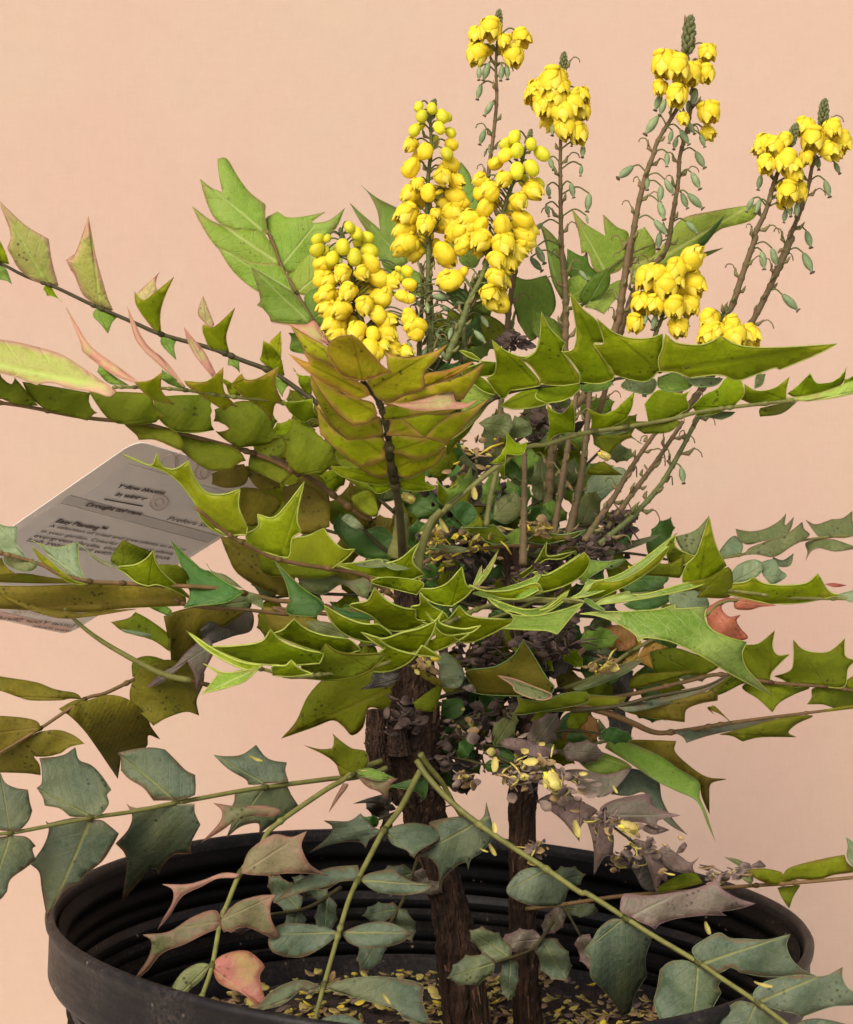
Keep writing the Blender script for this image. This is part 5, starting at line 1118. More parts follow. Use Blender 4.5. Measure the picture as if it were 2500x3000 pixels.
    for tok in pods.split():
        if tok in CROPS: c = CROPS[tok]; continue
        a = [float(t) for t in tok.split(',')]
        x0, y0, x1, y1 = c[0] + a[0]*c[2], c[1] + a[1]*c[2], c[0] + a[2]*c[2], c[1] + a[3]*c[2]
        sx = stem_at(px, x0, y0); d = sx[2] + random.uniform(-.008, .004)
        p0, p1 = P(x0, y0, d), P(x1, y1, d - random.uniform(0, .004))
        kids.append(('seed_pod', POD, p0, p0 - p1, (p1 - p0).length)); ped(p0, x0, y0 + 10)
    if tip:
        t = parse(tip); a, b = P(*t[0][:2], d1), P(*t[1][:2], d1); L = (b - a).length; ax = (b - a).normalized()
        u = ax.cross(Vector((0, 1, 0))).normalized(); w = ax.cross(u)
        tm = MB(); tm.tube([a.lerp(b, k / 6) for k in range(7)], [min(L * .10, .0018) * (1 - (k / 6) ** 2 * .7) + .0004 for k in range(7)], 7)
        for k in range(34):
            f_ = k / 34; an = k * 2.4; rr = min(L * .17, .0026) * math.sin(math.pi * (f_ * .75 + .25)) ** .6
            pp = a.lerp(b, f_) + (u * math.cos(an) + w * math.sin(an)) * rr
            tm.blob(pp, ax + (u * math.cos(an) + w * math.sin(an)) * .5, min(L * .085, .0016), min(L * .15, .0028), 5, 3)
    o = mb.build(name, [M[mat], M['bract'], M['spikeg']], PLANT, line[0])
    if label: o['label'] = label
    if tip: tm.build('spike_tip', M['tipg'], o, a)
    for nm, me, p, zd, sc in kids: inst(nm, me, o, p, zd, sc)
    return o

spike('dense spike of yellow buds at lower left of the flower group', 'D 500,1000 490,850 440,680 410,540 390,400 340,230 330,170', .02, .03, 1.6, .8, 'spikeg',
  buds='D 205,375,46 515,375,58 335,440,48 465,440,46 190,480,42 255,490,46 560,470,62 655,500,42 370,560,52 235,570,52 580,600,62 480,645,54 235,660,56 330,670,58 560,705,50 280,770,66 300,830,52 530,830,44 620,830,58 515,920,54 560,940,44 600,905,40 655,935,44 745,945,44 300,590,46- 430,500,50- 270,700,50- 400,740,50- 500,560,50- 560,780,50- 450,900,50- 380,870,50- 240,540,44- 620,560,40- 765,730,44 805,820,50 715,585,42 770,600,32 765,512,42',
  gbuds='D 180,222,40 240,215,26 425,185,44 495,210,38 380,145,34 340,270,46 270,345,46 175,285,44 510,298,50 412,335,46 300,300,34- 440,250,34- 695,410,20 750,425,36 705,470,22 225,300,30-',
  flowers='D 430,810,58 620,755,58', tip='D 340,230 320,150', bract=.010, fill=22)
spike('tall spike of yellow buds at centre left', 'D 900,1010 890,800 885,560 B 890,1560 880,1400 885,1150 905,950 900,800 900,690', .03, .04, 1.8, .7, 'spikeg',
  buds='B 775,930,44 865,970,48 1035,925,40 775,1075,54 1030,1055,50 980,1135,54 1068,1165,48 762,1250,54 888,1235,50 1060,1260,56 1080,1300,48 1040,1370,64 735,1470,60 745,1560,66 935,1370,32 820,1180,38 1045,1460,56 1060,1500,60 990,1620,60 1010,1660,54 820,1010,40- 820,1290,50- 960,1250,50- 960,1440,56- 820,1420,50- 860,1530,60- 990,1320,50-',
  gbuds='B 825,685,30 910,695,36 845,745,38 975,745,40 1012,750,26- 800,835,38 958,820,36 1030,850,32 1005,985,40 840,800,30- 930,900,30-',
  flowers='B 750,1370,72 870,1437,58', tip='B 900,760 925,640', bract=.009, fill=16)
spike('leaning spike of yellow buds at centre right', 'D 1000,1000 1100,760 1150,620 1230,460 1290,280 B 1330,1480 1400,1250 1480,1050 1530,880', .02, .03, 1.9, .8, 'spikeg',
  buds='B 1380,995,42 1320,1045,44 1370,1150,48 1240,1195,48 1275,1215,54 1295,1245,42 1470,1290,50 1560,1220,58 1250,1330,56 1360,1440,56 1225,1440,44 1490,1410,62 1500,1510,64 1120,1540,54 1225,1545,60 1475,1600,54 1440,1640,48 1330,1665,56 1390,1690,56 1170,1500,50- 1420,1330,50- 1410,1520,54- 1300,1300,40- 1300,1600,50- D 1325,460,60 1365,500,46 1035,490,66 1340,640,58 1115,430,28- 1350,580,40-',
  gbuds='B 1440,878,40 1385,920,40 1455,965,42 1545,925,38 1615,985,42 1455,1095,46 1548,1078,46 1590,1180,40- 1500,1160,40-',
  flowers='B 1150,1410,62 1160,1450,60 1370,1565,68,20 D 1280,570,58 1300,620,54', tip='B 1530,910 1545,830', bract=.009, fill=20)
spike('tallest flower stem at centre with four open blooms', 'D 1330,1560 1400,700 1440,300 B 1270,1250 1275,1090 1300,900 1325,640 1320,400 1340,140', .06, .07, 1.7, .7,
  flowers='B 1200,225,58,-12 1285,180,62,-8 1200,345,66,-18 1480,240,60,25 1432,360,66,8 1275,320,36- 1375,262,42 1360,300,40-', tip='B 1335,180 1340,65',
  pods='B 1275,400,1240,520 1215,430,1210,515 1360,420,1350,520 1390,420,1395,510 1225,540,1200,640 1300,650,1245,745 1250,830,1215,930 1275,930,1290,1000 1260,960,1245,1000', stubs=.5)
spike('flower stem right of centre with a big cluster of open blooms', 'E 90,900 110,560 110,300 90,80 O 1150,400 1150,290 1156,120', .05, .055, 2.1, .7,
  flowers='B 1690,510,78,-10 1620,580,72,-30 1640,640,60,-14 1730,560,60 O 1130,175,25,-10 1105,190,25,-25 1118,215,24,-10 1155,230,24,5 1140,200,22 1190,198,18,15 1193,228,17,10 1185,272,20,15 1160,262,20 1170,250,20- 1130,245,20- 1175,212,20', tip='O 1155,145 1157,108',
  pods='B 1690,790,1680,870 1640,1310,1660,1390 1580,1580,1632,1692 1540,1650,1618,1740 1620,1430,1565,1480 C 20,930,15,1010 10,1060,2,1130 -40,860,-55,940 60,1240,45,1360 -60,1170,-40,1270 40,1380,50,1430 E 190,180,240,240 B 1800,770,1850,830 1660,1010,1690,1090 1650,1190,1665,1270', stubs=.5)
spike('leaning flower stem at right with blooms in two tiers', 'E 0,1650 60,1100 250,850 400,500 430,350 480,0 C 300,1750 340,1500 370,1330 420,1130 470,990 500,900 620,700', .055, .065, 2.4, 1.1,
  flowers='C 545,405,80,-10 620,425,76,5 620,610,68,-5 510,560,48,-8 660,760,36 520,420,60-',
  pods='C 500,745,415,865 545,640,510,740 520,600,480,710 590,835,570,920 640,830,700,930 560,980,555,1070 340,1065,240,1145 425,1120,430,1220 545,1150,600,1250 520,1190,510,1300 505,1290,540,1410 475,1410,560,1510', stubs=.6)
spike('upright flower stem behind the leaning one at right', 'E 300,1000 500,300 C 540,1620 590,1400 630,1150 640,1000 700,760 720,560 690,350 705,160', .075, .075, 1.7, .7,
  flowers='C 705,470,66,-4 805,472,60,10 815,335,56,5 825,715,72,6 820,850,44 760,420,44-', tip='C 690,330 705,110',
  pods='C 690,780,735,860 770,860,800,945 740,970,800,1080 715,1105,770,1215 650,1235,690,1340 690,1240,790,1340 680,1420,755,1500 510,1490,500,1600 745,570,720,680 690,650,700,740 620,880,600,960', stubs=.4)
spike('flower stem at far right leaning left under the other', 'E 640,1080 900,620 1020,430 1060,380 1120,200 1190,0 C 1120,1500 1190,1350 1240,1180 1290,1050 1370,860', .05, .06, 2.1, 1.0,
  flowers='C 1185,925,66,-30 1160,950,50,-40 1250,935,56 1315,890,44 1320,1030,72,-10 1365,1060,56,10 1195,1050,60,-8 1375,1120,54 1335,1230,70,-5 1400,1225,60,5 1290,1310,34- 1250,1000,50-', tip='C 1345,930 1385,795',
  pods='C 1160,1120,1140,1220 1110,1270,1065,1360 1155,1280,1120,1370 1340,1300,1350,1390 1320,1340,1305,1430 1390,1300,1390,1390 1165,1610,1180,1730 1230,1590,1260,1710', stubs=.4)
spike('flower stem at the far right edge', 'E 780,1000 1060,620 1170,480 1310,200 1400,0 C 1250,1750 1380,1430 1450,1250 1500,1000 1560,760', .07, .075, 2.0, .9,
  flowers='C 1440,810,58,-15 1490,885,72,-5 1620,820,58,10 1672,905,70,15 1595,965,60 1560,920,50- 1450,1010,44 1640,990,44', tip='C 1555,790 1567,640',
  pods='C 1570,1155,1600,1265 1630,1040,1665,1115 1450,1480,1480,1590 1430,1620,1490,1750 1520,1000,1530,1090 E 1345,315,1440,410', stubs=.5)
spike('short flower stem with a round cluster of blooms, right of centre', 'E 560,900 620,560 650,480 680,380 700,200 740,110', .04, .045, 1.3, .8, 'spikeg',
  flowers='E 825,120,58,150 850,90,46,120 745,165,56,-10 580,225,66,-20 625,205,56 685,265,68,5 735,235,54 842,255,66,30 730,385,62,0 820,375,58,5 548,362,56,-10 625,370,50 510,478,54,-14 755,505,56,5 620,280,50- 780,300,50-',
  pods='E 630,430,605,520 575,430,560,490 790,440,815,500', bract=.02)
spike('short flower stem with blooms just above the big leaf, far right', 'E 1000,760 1010,560 1020,430', .04, .045, 1.2, .8, 'spikeg',
  flowers='E 930,455,52,-20 1060,475,42,20 930,545,58,-30 1070,550,66,20 1160,550,60,40 1120,560,50 975,520,44 900,570,40,-40', tip='E 1020,470 1028,385', bract=.02)
# bare lower stems
spike(None, 'E 300,1740 470,1600 640,1420 760,1220 860,1030 920,950', .0, .03, 1.6, 1.1, 'spikeg', pods='E 770,1300,785,1395', stubs=.7, bsz=1.2, name='bare_flower_stem')
spike(None, 'E 350,1650 470,1480 620,1280 780,1040', .01, .04, 1.6, 1.1, 'spike', stubs=.3, name='bare_flower_stem')
spike(None, 'E 220,1720 300,1600 400,1450 500,1280 640,1080', .0, .045, 1.9, 1.1, 'spike', stubs=.3, name='bare_flower_stem')
spike(None, 'E 50,1750 50,1650 130,1150 180,850', .02, .04, 2.0, 1.3, 'spike', stubs=.3, bsz=.8, name='bare_flower_stem')
spike(None, 'E 120,1720 150,1600 210,1300 250,870', .015, .04, 2.5, 1.4, 'spike', stubs=.3, bsz=.8, name='bare_flower_stem')
spike(None, 'G 1425,690 1430,400 1435,60', -.01, .02, 2.2, 1.3, 'spike', stubs=.2, bsz=.6, name='bare_flower_stem')
spike(None, 'G 1215,470 1235,330 1270,180 1290,100', -.01, .0, 1.6, 1.3, 'rachis', bract=.03, bsz=.4, name='bare_flower_stem')
spike(None, 'G 705,640 725,540 735,400', -.045, -.05, 5.0, 3.2, 'rachis', bract=0, name='bare_flower_stem')
spike(None, 'G 820,760 840,620 900,450 960,380', -.035, -.03, 2.6, 1.8, 'rachis', bract=0, name='bare_flower_stem')
spike(None, 'X 620,900 640,500 660,200 640,-100', .035, .04, 1.5, .8, 'spikeg', stubs=.9, name='bare_flower_stem')
spike(None, 'X 740,900 760,500 740,200 730,-100', .03, .035, 1.4, .8, 'spikeg', stubs=.9, name='bare_flower_stem')
sp_ = spike(None, 'X 1100,900 1090,500 1110,300 1200,50', .03, .035, 1.5, .8, 'spikeg', stubs=.9,
  pods='X 940,260,740,235 930,390,850,340 960,490,1060,560 1260,440,1340,560 1190,590,1310,720 590,270,640,360 700,300,720,420 800,420,790,520 620,430,560,560 880,560,800,610 960,560,930,690 690,560,700,660 520,200,600,260 560,600,600,700 820,760,900,880 700,760,660,860 1000,300,1090,310 640,120,600,200 830,140,860,220 560,330,640,300 620,520,700,480 780,600,860,700 500,700,560,780', name='bare_flower_stem')
# ---------------------------------------------------------------- trunks
def bark_mat():
    m, nt = new_mat('dark_fissured_bark')
    geo = N(nt, 'ShaderNodeNewGeometry'); mp = N(nt, 'ShaderNodeMapping'); nt.links.new(geo.outputs['Position'], mp.inputs[0]); mp.inputs['Scale'].default_value = (1, 1, .18)
    n1 = noise(nt, mp.outputs[0], 260, 5, .65); n2 = noise(nt, mp.outputs[0], 700, 3)
    at = N(nt, 'ShaderNodeAttribute', attribute_name='edge')
    c = mix(nt, ramp(nt, n1, .35, .62), (.010, .006, .004, 1), (.045, .024, .015, 1))
    c = mix(nt, math_n(nt, 'MULTIPLY', ramp(nt, n2, .55, .70), ramp(nt, n1, .45, .7)), c, (.17, .09, .05, 1))
    bs = N(nt, 'ShaderNodeBsdfPrincipled'); nt.links.new(c, bs.inputs['Base Color']); bs.inputs['Roughness'].default_value = .8; bs.inputs['Specular IOR Level'].default_value = .2
    bp = N(nt, 'ShaderNodeBump'); bp.inputs['Strength'].default_value = 1; bp.inputs['Distance'].default_value = .0015
    nt.links.new(math_n(nt, 'ADD', n1, n2), bp.inputs['Height']); nt.links.new(bp.outputs[0], bs.inputs['Normal'])
    out = N(nt, 'ShaderNodeOutputMaterial'); nt.links.new(bs.outputs[0], out.inputs[0]); return m
BARK = bark_mat(); BARK2 = simple_mat('peeling_bark_tan', (.17, .095, .055, 1), (.08, .045, .028, 1), 300, rough=.8, bump=.8, rvar=.1)
from mathutils import noise as mn
def trunk(s, widths, d0, d1, name='trunk', label=None, flat_top=False):
    pts = parse(s); n0 = len(pts)
    q = [Vector((p[0], p[1], d0 + (d1 - d0) * i / (n0 - 1), )) for i, p in enumerate(pts)]
    w = catmull([Vector((a, 0, 0)) for a in widths], 14); q = catmull(q, 14); n = len(q)
    line = [P(p.x, p.y, p.z) for p in q]; seg = 44; v = []; f = []
    for i, p in enumerate(line):
        r = w[i].x / 2 / PXM
        for k in range(seg):
            an = 2 * math.pi * k / seg
            nz = mn.noise(Vector((math.cos(an) * 4.5, math.sin(an) * 4.5, p.z * 60)) + Vector((d0 * 999, 0, 0)))
            nz2 = mn.noise(Vector((math.cos(an) * 12, math.sin(an) * 12, p.z * 140)))
            nz3 = mn.noise(Vector((math.cos(an) * 26, math.sin(an) * 26, p.z * 330)))
            rr = r * (1 + .20 * nz + .22 * abs(nz2) + .10 * nz3 - .06) + random.uniform(0, .0006)
            v.append(p + Vector((math.cos(an) * rr, math.sin(an) * rr, 0)))
    for i in range(n - 1):
        for k in range(seg):
            k2 = (k+1) % seg; f.append((i*seg+k, i*seg+k2, (i+1)*seg+k2, (i+1)*seg+k))
    f.append(tuple((n-1)*seg + k for k in range(seg)))
    # peeling strips of bark
    mb = MB(); mb.add(v, f)
    for _ in range(int(90 * widths[0] / 120) + 40):
        i = random.randrange(2, n - 8); an = random.uniform(0, 6.28); r = w[i].x / 2 / PXM * 1.05; L = random.randrange(2, 6)
        w2 = random.uniform(.04, .11); st = []
        for j in range(L):
            rr = r + .0012 * (j / L) ** 2 * random.uniform(.5, 2)
            for s_ in (-1, 1): st.append(line[i + j] + Vector((math.cos(an + s_ * w2) * rr, math.sin(an + s_ * w2) * rr, 0)))
        inner_ = [p_ * 1.0 + (line[i] - p_).normalized() * .0006 for p_ in st]
        ff = [(2*j, 2*j+1, 2*j+3, 2*j+2) for j in range(L-1)]
        m_ = len(st)
        ff += [(2*j+2+m_, 2*j+3+m_, 2*j+1+m_, 2*j+m_) for j in range(L-1)]
        ff += [(2*j, 2*j+2, 2*j+2+m_, 2*j+m_) for j in range(L-1)] + [(2*j+3, 2*j+1, 2*j+1+m_, 2*j+3+m_) for j in range(L-1)]
        mb.add(st + inner_, ff, random.choice((0, 0, 0, 1)))
    o = mb.build(name, [BARK, BARK2], PLANT, line[0], smooth=False)
    if label: o['label'] = label
    return o
trunk('S 1390,3145 1345,2850 1310,2620 1240,2380 1205,2230 1215,2080 1212,1950 1200,1800 1185,1650', [150, 118, 105, 125, 165, 140, 105, 85, 60], .02, .0, label='thick dark main stem with peeling bark')
trunk('S 1556,3110 1535,2800 1530,2600 1531,2350 1548,2150 1550,1980 1530,1800 1490,1600', [92, 80, 74, 80, 98, 86, 70, 50], .05, .02, label='thinner dark stem to the right')
trunk('W 290,1000 260,850 250,700 250,590 250,570', [60, 58, 52, 46, 26], -.01, -.012, label='short cut-off stump beside the main stem')
trunk('W 420,900 410,780 400,700 405,660', [70, 56, 40, 20], -.012, -.012)
trunk('S 1430,3130 1395,2860 1350,2700', [50, 42, 26], .0, .01)

# ---------------------------------------------------------------- pot
def plastic(name, base, rough, dust, spec_=.45):
    m, nt = new_mat(name)
    geo = N(nt, 'ShaderNodeNewGeometry'); n1 = noise(nt, geo.outputs['Position'], 22, 6, .7); n2 = noise(nt, geo.outputs['Position'], 400, 4, .6)
    mp = N(nt, 'ShaderNodeMapping'); nt.links.new(geo.outputs['Position'], mp.inputs[0]); mp.inputs['Scale'].default_value = (1, 1, 9)
    n3 = noise(nt, mp.outputs[0], 60, 3)
    d = math_n(nt, 'MULTIPLY', ramp(nt, n1, .42, .75), ramp(nt, n2, .40, .62))
    c = mix(nt, math_n(nt, 'MULTIPLY', d, dust), base, (.20, .16, .135, 1))
    sp = N(nt, 'ShaderNodeTexVoronoi'); sp.inputs['Scale'].default_value = 120; nt.links.new(geo.outputs['Position'], sp.inputs['Vector'])
    c = mix(nt, math_n(nt, 'MULTIPLY', ramp(nt, sp.outputs['Distance'], .14, .07), ramp(nt, n1, .5, .6)), c, (.22, .17, .13, 1))
    bs = N(nt, 'ShaderNodeBsdfPrincipled'); nt.links.new(c, bs.inputs['Base Color']); bs.inputs['Specular IOR Level'].default_value = spec_
    nt.links.new(math_n(nt, 'ADD', rough, math_n(nt, 'MULTIPLY', n3, .25)), bs.inputs['Roughness'])
    bp = N(nt, 'ShaderNodeBump'); bp.inputs['Strength'].default_value = .25; bp.inputs['Distance'].default_value = .0006
    nt.links.new(math_n(nt, 'ADD', n2, n3), bp.inputs['Height']); nt.links.new(bp.outputs[0], bs.inputs['Normal'])
    out = N(nt, 'ShaderNodeOutputMaterial'); nt.links.new(bs.outputs[0], out.inputs[0]); return m
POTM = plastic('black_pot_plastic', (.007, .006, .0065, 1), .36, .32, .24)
POTI = plastic('black_pot_plastic_shaded', (.0010, .0009, .0010, 1), .48, .03, .09)  # same plastic, with the shade inside the pot put into a darker colour
POT = empty('nursery_pot', (0, 0, 0))
tag(POT, 'black plastic nursery pot with a rolled rim and ribbed inside wall, holding the shrub', 'plant pot')
RZ = .300
def warp(a, z):
    k = max(0, (z - .15) / .15)
    return 1 + k * (.085 * max(0, -math.sin(a)) ** 4 + .012 * math.cos(2 * a + .4) + .006 * math.cos(3 * a + 1.0))
def lathe(name, prof, mat, parent, seg=220, closed=False):
    v = []; f = []; n = len(prof)
    for k in range(seg):
        a = 2 * math.pi * k / seg
        for r, z in prof:
            rr = r * warp(a, z)
            v.append(Vector((rr * math.cos(a) + .0008, rr * math.sin(a), z + (-.0095 * math.cos(a) + .002 * math.sin(a + 2.6) + .0012 * math.cos(3 * a)) * max(0, (z - .15) / .15))))
    for k in range(seg):
        k2 = (k + 1) % seg
        for i in range(n - (0 if closed else 1)):
            j = (i + 1) % n; f.append((k*n + i, k2*n + i, k2*n + j, k*n + j))
    return mesh_obj(name, v, f, mat, parent, (0, 0, parent and 0 or 0))
ro = .1985
lathe('pot_rim', [(ro - .004, RZ - .034), (ro + .0002, RZ - .033), (ro + .0016, RZ - .030), (ro + .0012, RZ - .024), (ro + .0004, RZ - .010), (ro + .001, RZ - .0065), (ro + .0022, RZ - .005), (ro + .0024, RZ - .0025),
                  (ro + .0012, RZ - .0006), (ro - .0008, RZ), (ro - .0022, RZ - .0012), (ro - .003, RZ - .004), (ro - .0032, RZ - .009), (ro - .0038, RZ - .030)], POTM, POT, closed=True)
outer = [(.150, .004), (.152, 0.0), (.158, .002), (.160, .02), (.1775, .18), (.1800, .2), (.1802, .205), (.1885, .222), (.1893, .240), (.1885, .244), (.1885, .248), (.1893, .252), (.1900, .262), (ro - .0042, RZ - .036)]
inn = [(ro - .0045, RZ - .0068)]
zz = RZ - .010
for k in range(8):                       # ribs inside the wall
    r_ = ro - .0055 - (RZ - zz) * .05
    inn += [(r_, zz), (r_ - .0022, zz - .0018), (r_ - .0028, zz - .0045), (r_ - .0012, zz - .0072), (r_ + .0002, zz - .0080)]
    zz -= .0115 if k % 2 == 0 else .0085
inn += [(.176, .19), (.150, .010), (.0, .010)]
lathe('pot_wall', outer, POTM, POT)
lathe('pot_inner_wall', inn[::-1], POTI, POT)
lathe('pot_base', [(0.0, .004), (.150, .004)], POTM, POT)
# drips / scuffs on the front of the rim are in the material

# ---------------------------------------------------------------- soil with fallen petals
def soil_mat():
    m, nt = new_mat('potting_soil'); geo = N(nt, 'ShaderNodeNewGeometry')
    n1 = noise(nt, geo.outputs['Position'], 120, 6, .7); n2 = noise(nt, geo.outputs['Position'], 600, 3)
    c = mix(nt, ramp(nt, n1, .4, .65), (.010, .006, .005, 1), (.05, .028, .02, 1)); c = mix(nt, ramp(nt, n2, .62, .72), c, (.16, .09, .05, 1))
    bs = N(nt, 'ShaderNodeBsdfPrincipled'); nt.links.new(c, bs.inputs['Base Color']); bs.inputs['Roughness'].default_value = .9
    bp = N(nt, 'ShaderNodeBump'); bp.inputs['Distance'].default_value = .003; nt.links.new(math_n(nt, 'ADD', n1, n2), bp.inputs['Height']); nt.links.new(bp.outputs[0], bs.inputs['Normal'])
    out = N(nt, 'ShaderNodeOutputMaterial'); nt.links.new(bs.outputs[0], out.inputs[0]); return m
SZ = .212
def soil_h(x, y): return SZ + .006 * mn.noise(Vector((x * 18, y * 18, 3))) + .003 * mn.noise(Vector((x * 70, y * 70, 9)))
v = [Vector((0, 0, soil_h(0, 0)))]; f = []; rings, seg = 26, 72
for i in range(1, rings + 1):
    for k in range(seg):
        a = 2 * math.pi * k / seg; r = .181 * i / rings; x, y = r * math.cos(a), r * math.sin(a)
        v.append(Vector((x, y, soil_h(x, y))))
for k in range(seg): f.append((0, 1 + k, 1 + (k+1) % seg))
for i in range(rings - 1):
    for k in range(seg):
        k2 = (k+1) % seg; f.append((1+i*seg+k, 1+(i+1)*seg+k, 1+(i+1)*seg+k2, 1+i*seg+k2))
tag(mesh_obj('soil', v, f, soil_mat(), None, (0, 0, SZ)), kind='structure')
def petal_chip(mb, p, L, w, up, m):
    """one fallen petal: a small cupped oval with real thickness"""
    d = Vector((random.uniform(-1, 1), random.uniform(-1, 1), random.uniform(-.35, .35))).normalized()
    s = d.cross(up).normalized(); n = s.cross(d)
    v = []
    for lay in (0, 1):
        for t, ww in ((0, .15), (.33, .9), (.7, 1.0), (1, .3)):
            for e in (-1, 1): v.append(p + d * L * (t - .5) + s * w * .5 * ww * e + n * (.25 * w * (1 if e else 0) * (ww) + .18 * L * (t - .5) ** 2 * 4 - lay * .0003))
        v.append(p + d * L * .1 + n * (-.0002 - lay * .0003))
    f = []
    for lay in (0, 1):
        b = lay * 9; q = [b, b+1, b+3, b+5, b+7, b+6, b+4, b+2]
        for i in range(8):
            t = (q[i], q[(i+1) % 8], b + 8); f.append(t if lay == 0 else t[::-1])
    r0 = [0, 1, 3, 5, 7, 6, 4, 2]
    for i in range(8): a, c = r0[i], r0[(i+1) % 8]; f.append((c, a, a + 9, c + 9))
    mb.add(v, f, m)
CHIPD = [M['fallen'], simple_mat('shred_dark_brown', (.045, .028, .020, 1), (.08, .052, .04, 1), 180, rough=.85, rvar=.3), simple_mat('shred_grey_brown', (.075, .052, .045, 1), (.12, .085, .07, 1), 180, rough=.85, rvar=.3), M['petall']]
CHIP = [M['fallen'], M['fallent'], M['fallenp'], M['petall']]
mb = MB(); rnd = random.Random(4)
for _ in range(5200):
    a = rnd.uniform(0, 6.283); r = .174 * math.sqrt(rnd.random()); x, y = r * math.cos(a), r * math.sin(a)
    dens = .25 + .9 * max(0, min(1, mn.noise(Vector((x * 14, y * 14, 5))) * 1.6 + .45)) * (1.0 if x > .02 else .28)
    if rnd.random() > dens: continue
    up = Vector((rnd.uniform(-.6, .6), rnd.uniform(-.6, .6), 1)).normalized()
    L = rnd.uniform(.004, .0085)
    petal_chip(mb, Vector((x, y, soil_h(x, y) + rnd.uniform(.0008, .006))), L, L * rnd.uniform(.45, .75), up, rnd.choices((0, 1, 2, 3), (5, 5, 2.2, .8))[0])
tag(mb.build('fallen_petals', CHIP, None, (0, 0, SZ)), 'yellow and brown fallen petals littering the soil in the pot', 'petals', kind='stuff')

# dead petals and bits caught in the crown
def debris(name, label, spots, n, mats=(1, 2), Lr=(.003, .008), seed=1, chips=None):
    mb = MB(); r_ = random.Random(seed); pts = []
    for s in spots:
        t = s.split('|'); c = parse(t[0])[0]; rad, d = float(t[1]), float(t[2])
        for _ in range(n):
            x = c[0] + r_.gauss(0, rad); y = c[1] + r_.gauss(0, rad * .7)
            p = P(x, y, d + r_.uniform(-.018, .018)); L = r_.uniform(*Lr)
            up = Vector((r_.uniform(-1, 1), r_.uniform(-1, .2), r_.uniform(-.2, 1))).normalized()
            if r_.random() < .1:
                dd = Vector((r_.uniform(-1, 1), r_.uniform(-1, 1), r_.uniform(-1, 1))).normalized() * L * 1.1
                mb.tube([p - dd, p + Vector((0, 0, .001)), p + dd], [.0004, .0006, .0003], 5, r_.choice(mats))
            else: petal_chip(mb, p, L, L * r_.uniform(.35, .8), up, r_.choice(mats))
            pts.append(p)
    tag(mb.build(name, chips or CHIP, None, pts[0]), label, 'petals', kind='stuff')
debris('dried_petals', 'grey-brown dried petals caught at the base of the flower stems', ['U 1090,200|22|.02', 'U 1000,330|25|.02', 'U 850,450|28|.0', 'U 180,750|35|.01', 'U 530,1250|22|.0', 'U 450,1450|35|.0', 'X 1590,700|18|.04', 'G 1520,1130|40|.0', 'G 1200,1180|35|.02', 'G 1400,820|50|.03'], 50, (1, 2, 2), seed=3, chips=CHIPD)
debris('trapped_petals', 'yellow and tan petals caught between the stems of the crown', ['V 1000,780|28|.01', 'V 960,600|15|.0', 'G 1180,560|35|.02', 'U 270,250|18|.01', 'U 1280,750|22|.02', 'W 600,240|14|-.02', 'G 760,820|40|.02', 'G 1130,60|50|.04', 'U 960,1650|22|-.01', 'V 1300,600|50|.04'], 34, (0, 1, 1, 3), (.003, .0075), seed=8)
debris('litter_petals', 'dried petals and flower bits heaped on the low withered frond', ['W 1280,1080|32|-.035', 'W 1400,1000|38|-.035', 'W 1620,1130|36|-.035', 'W 850,720|45|.01', 'W 1250,900|55|-.02', 'K 350,600|22|-.035', 'K 600,760|38|-.035', 'K 120,420|50|-.035', 'J 1480,760|20|.02', 'K 450,830|30|.0', 'K 960,920|18|-.03', 'K 1100,890|12|-.04', 'W 900,1080|14|.0'], 30, (0, 1, 2, 2, 2), (.003, .0085), seed=5)
debris('crown_litter', 'brown shreds of old bracts packed around the crown', ['W 1030,150|45|.03', 'G 1500,1080|60|.03', 'G 1050,640|60|.04', 'W 1300,600|60|.03', 'W 700,760|60|.03', 'D 1650,1400|40|.05', 'G 1100,300|55|.05', 'G 1500,700|60|.04', 'U 650,600|60|.04', 'W 500,1200|50|.02', 'W 640,950|50|.01', 'W 500,650|40|-.005', 'W 900,800|50|.03', 'W 1150,700|50|.03'], 55, (1, 2, 2), (.004, .010), seed=6, chips=CHIPD)

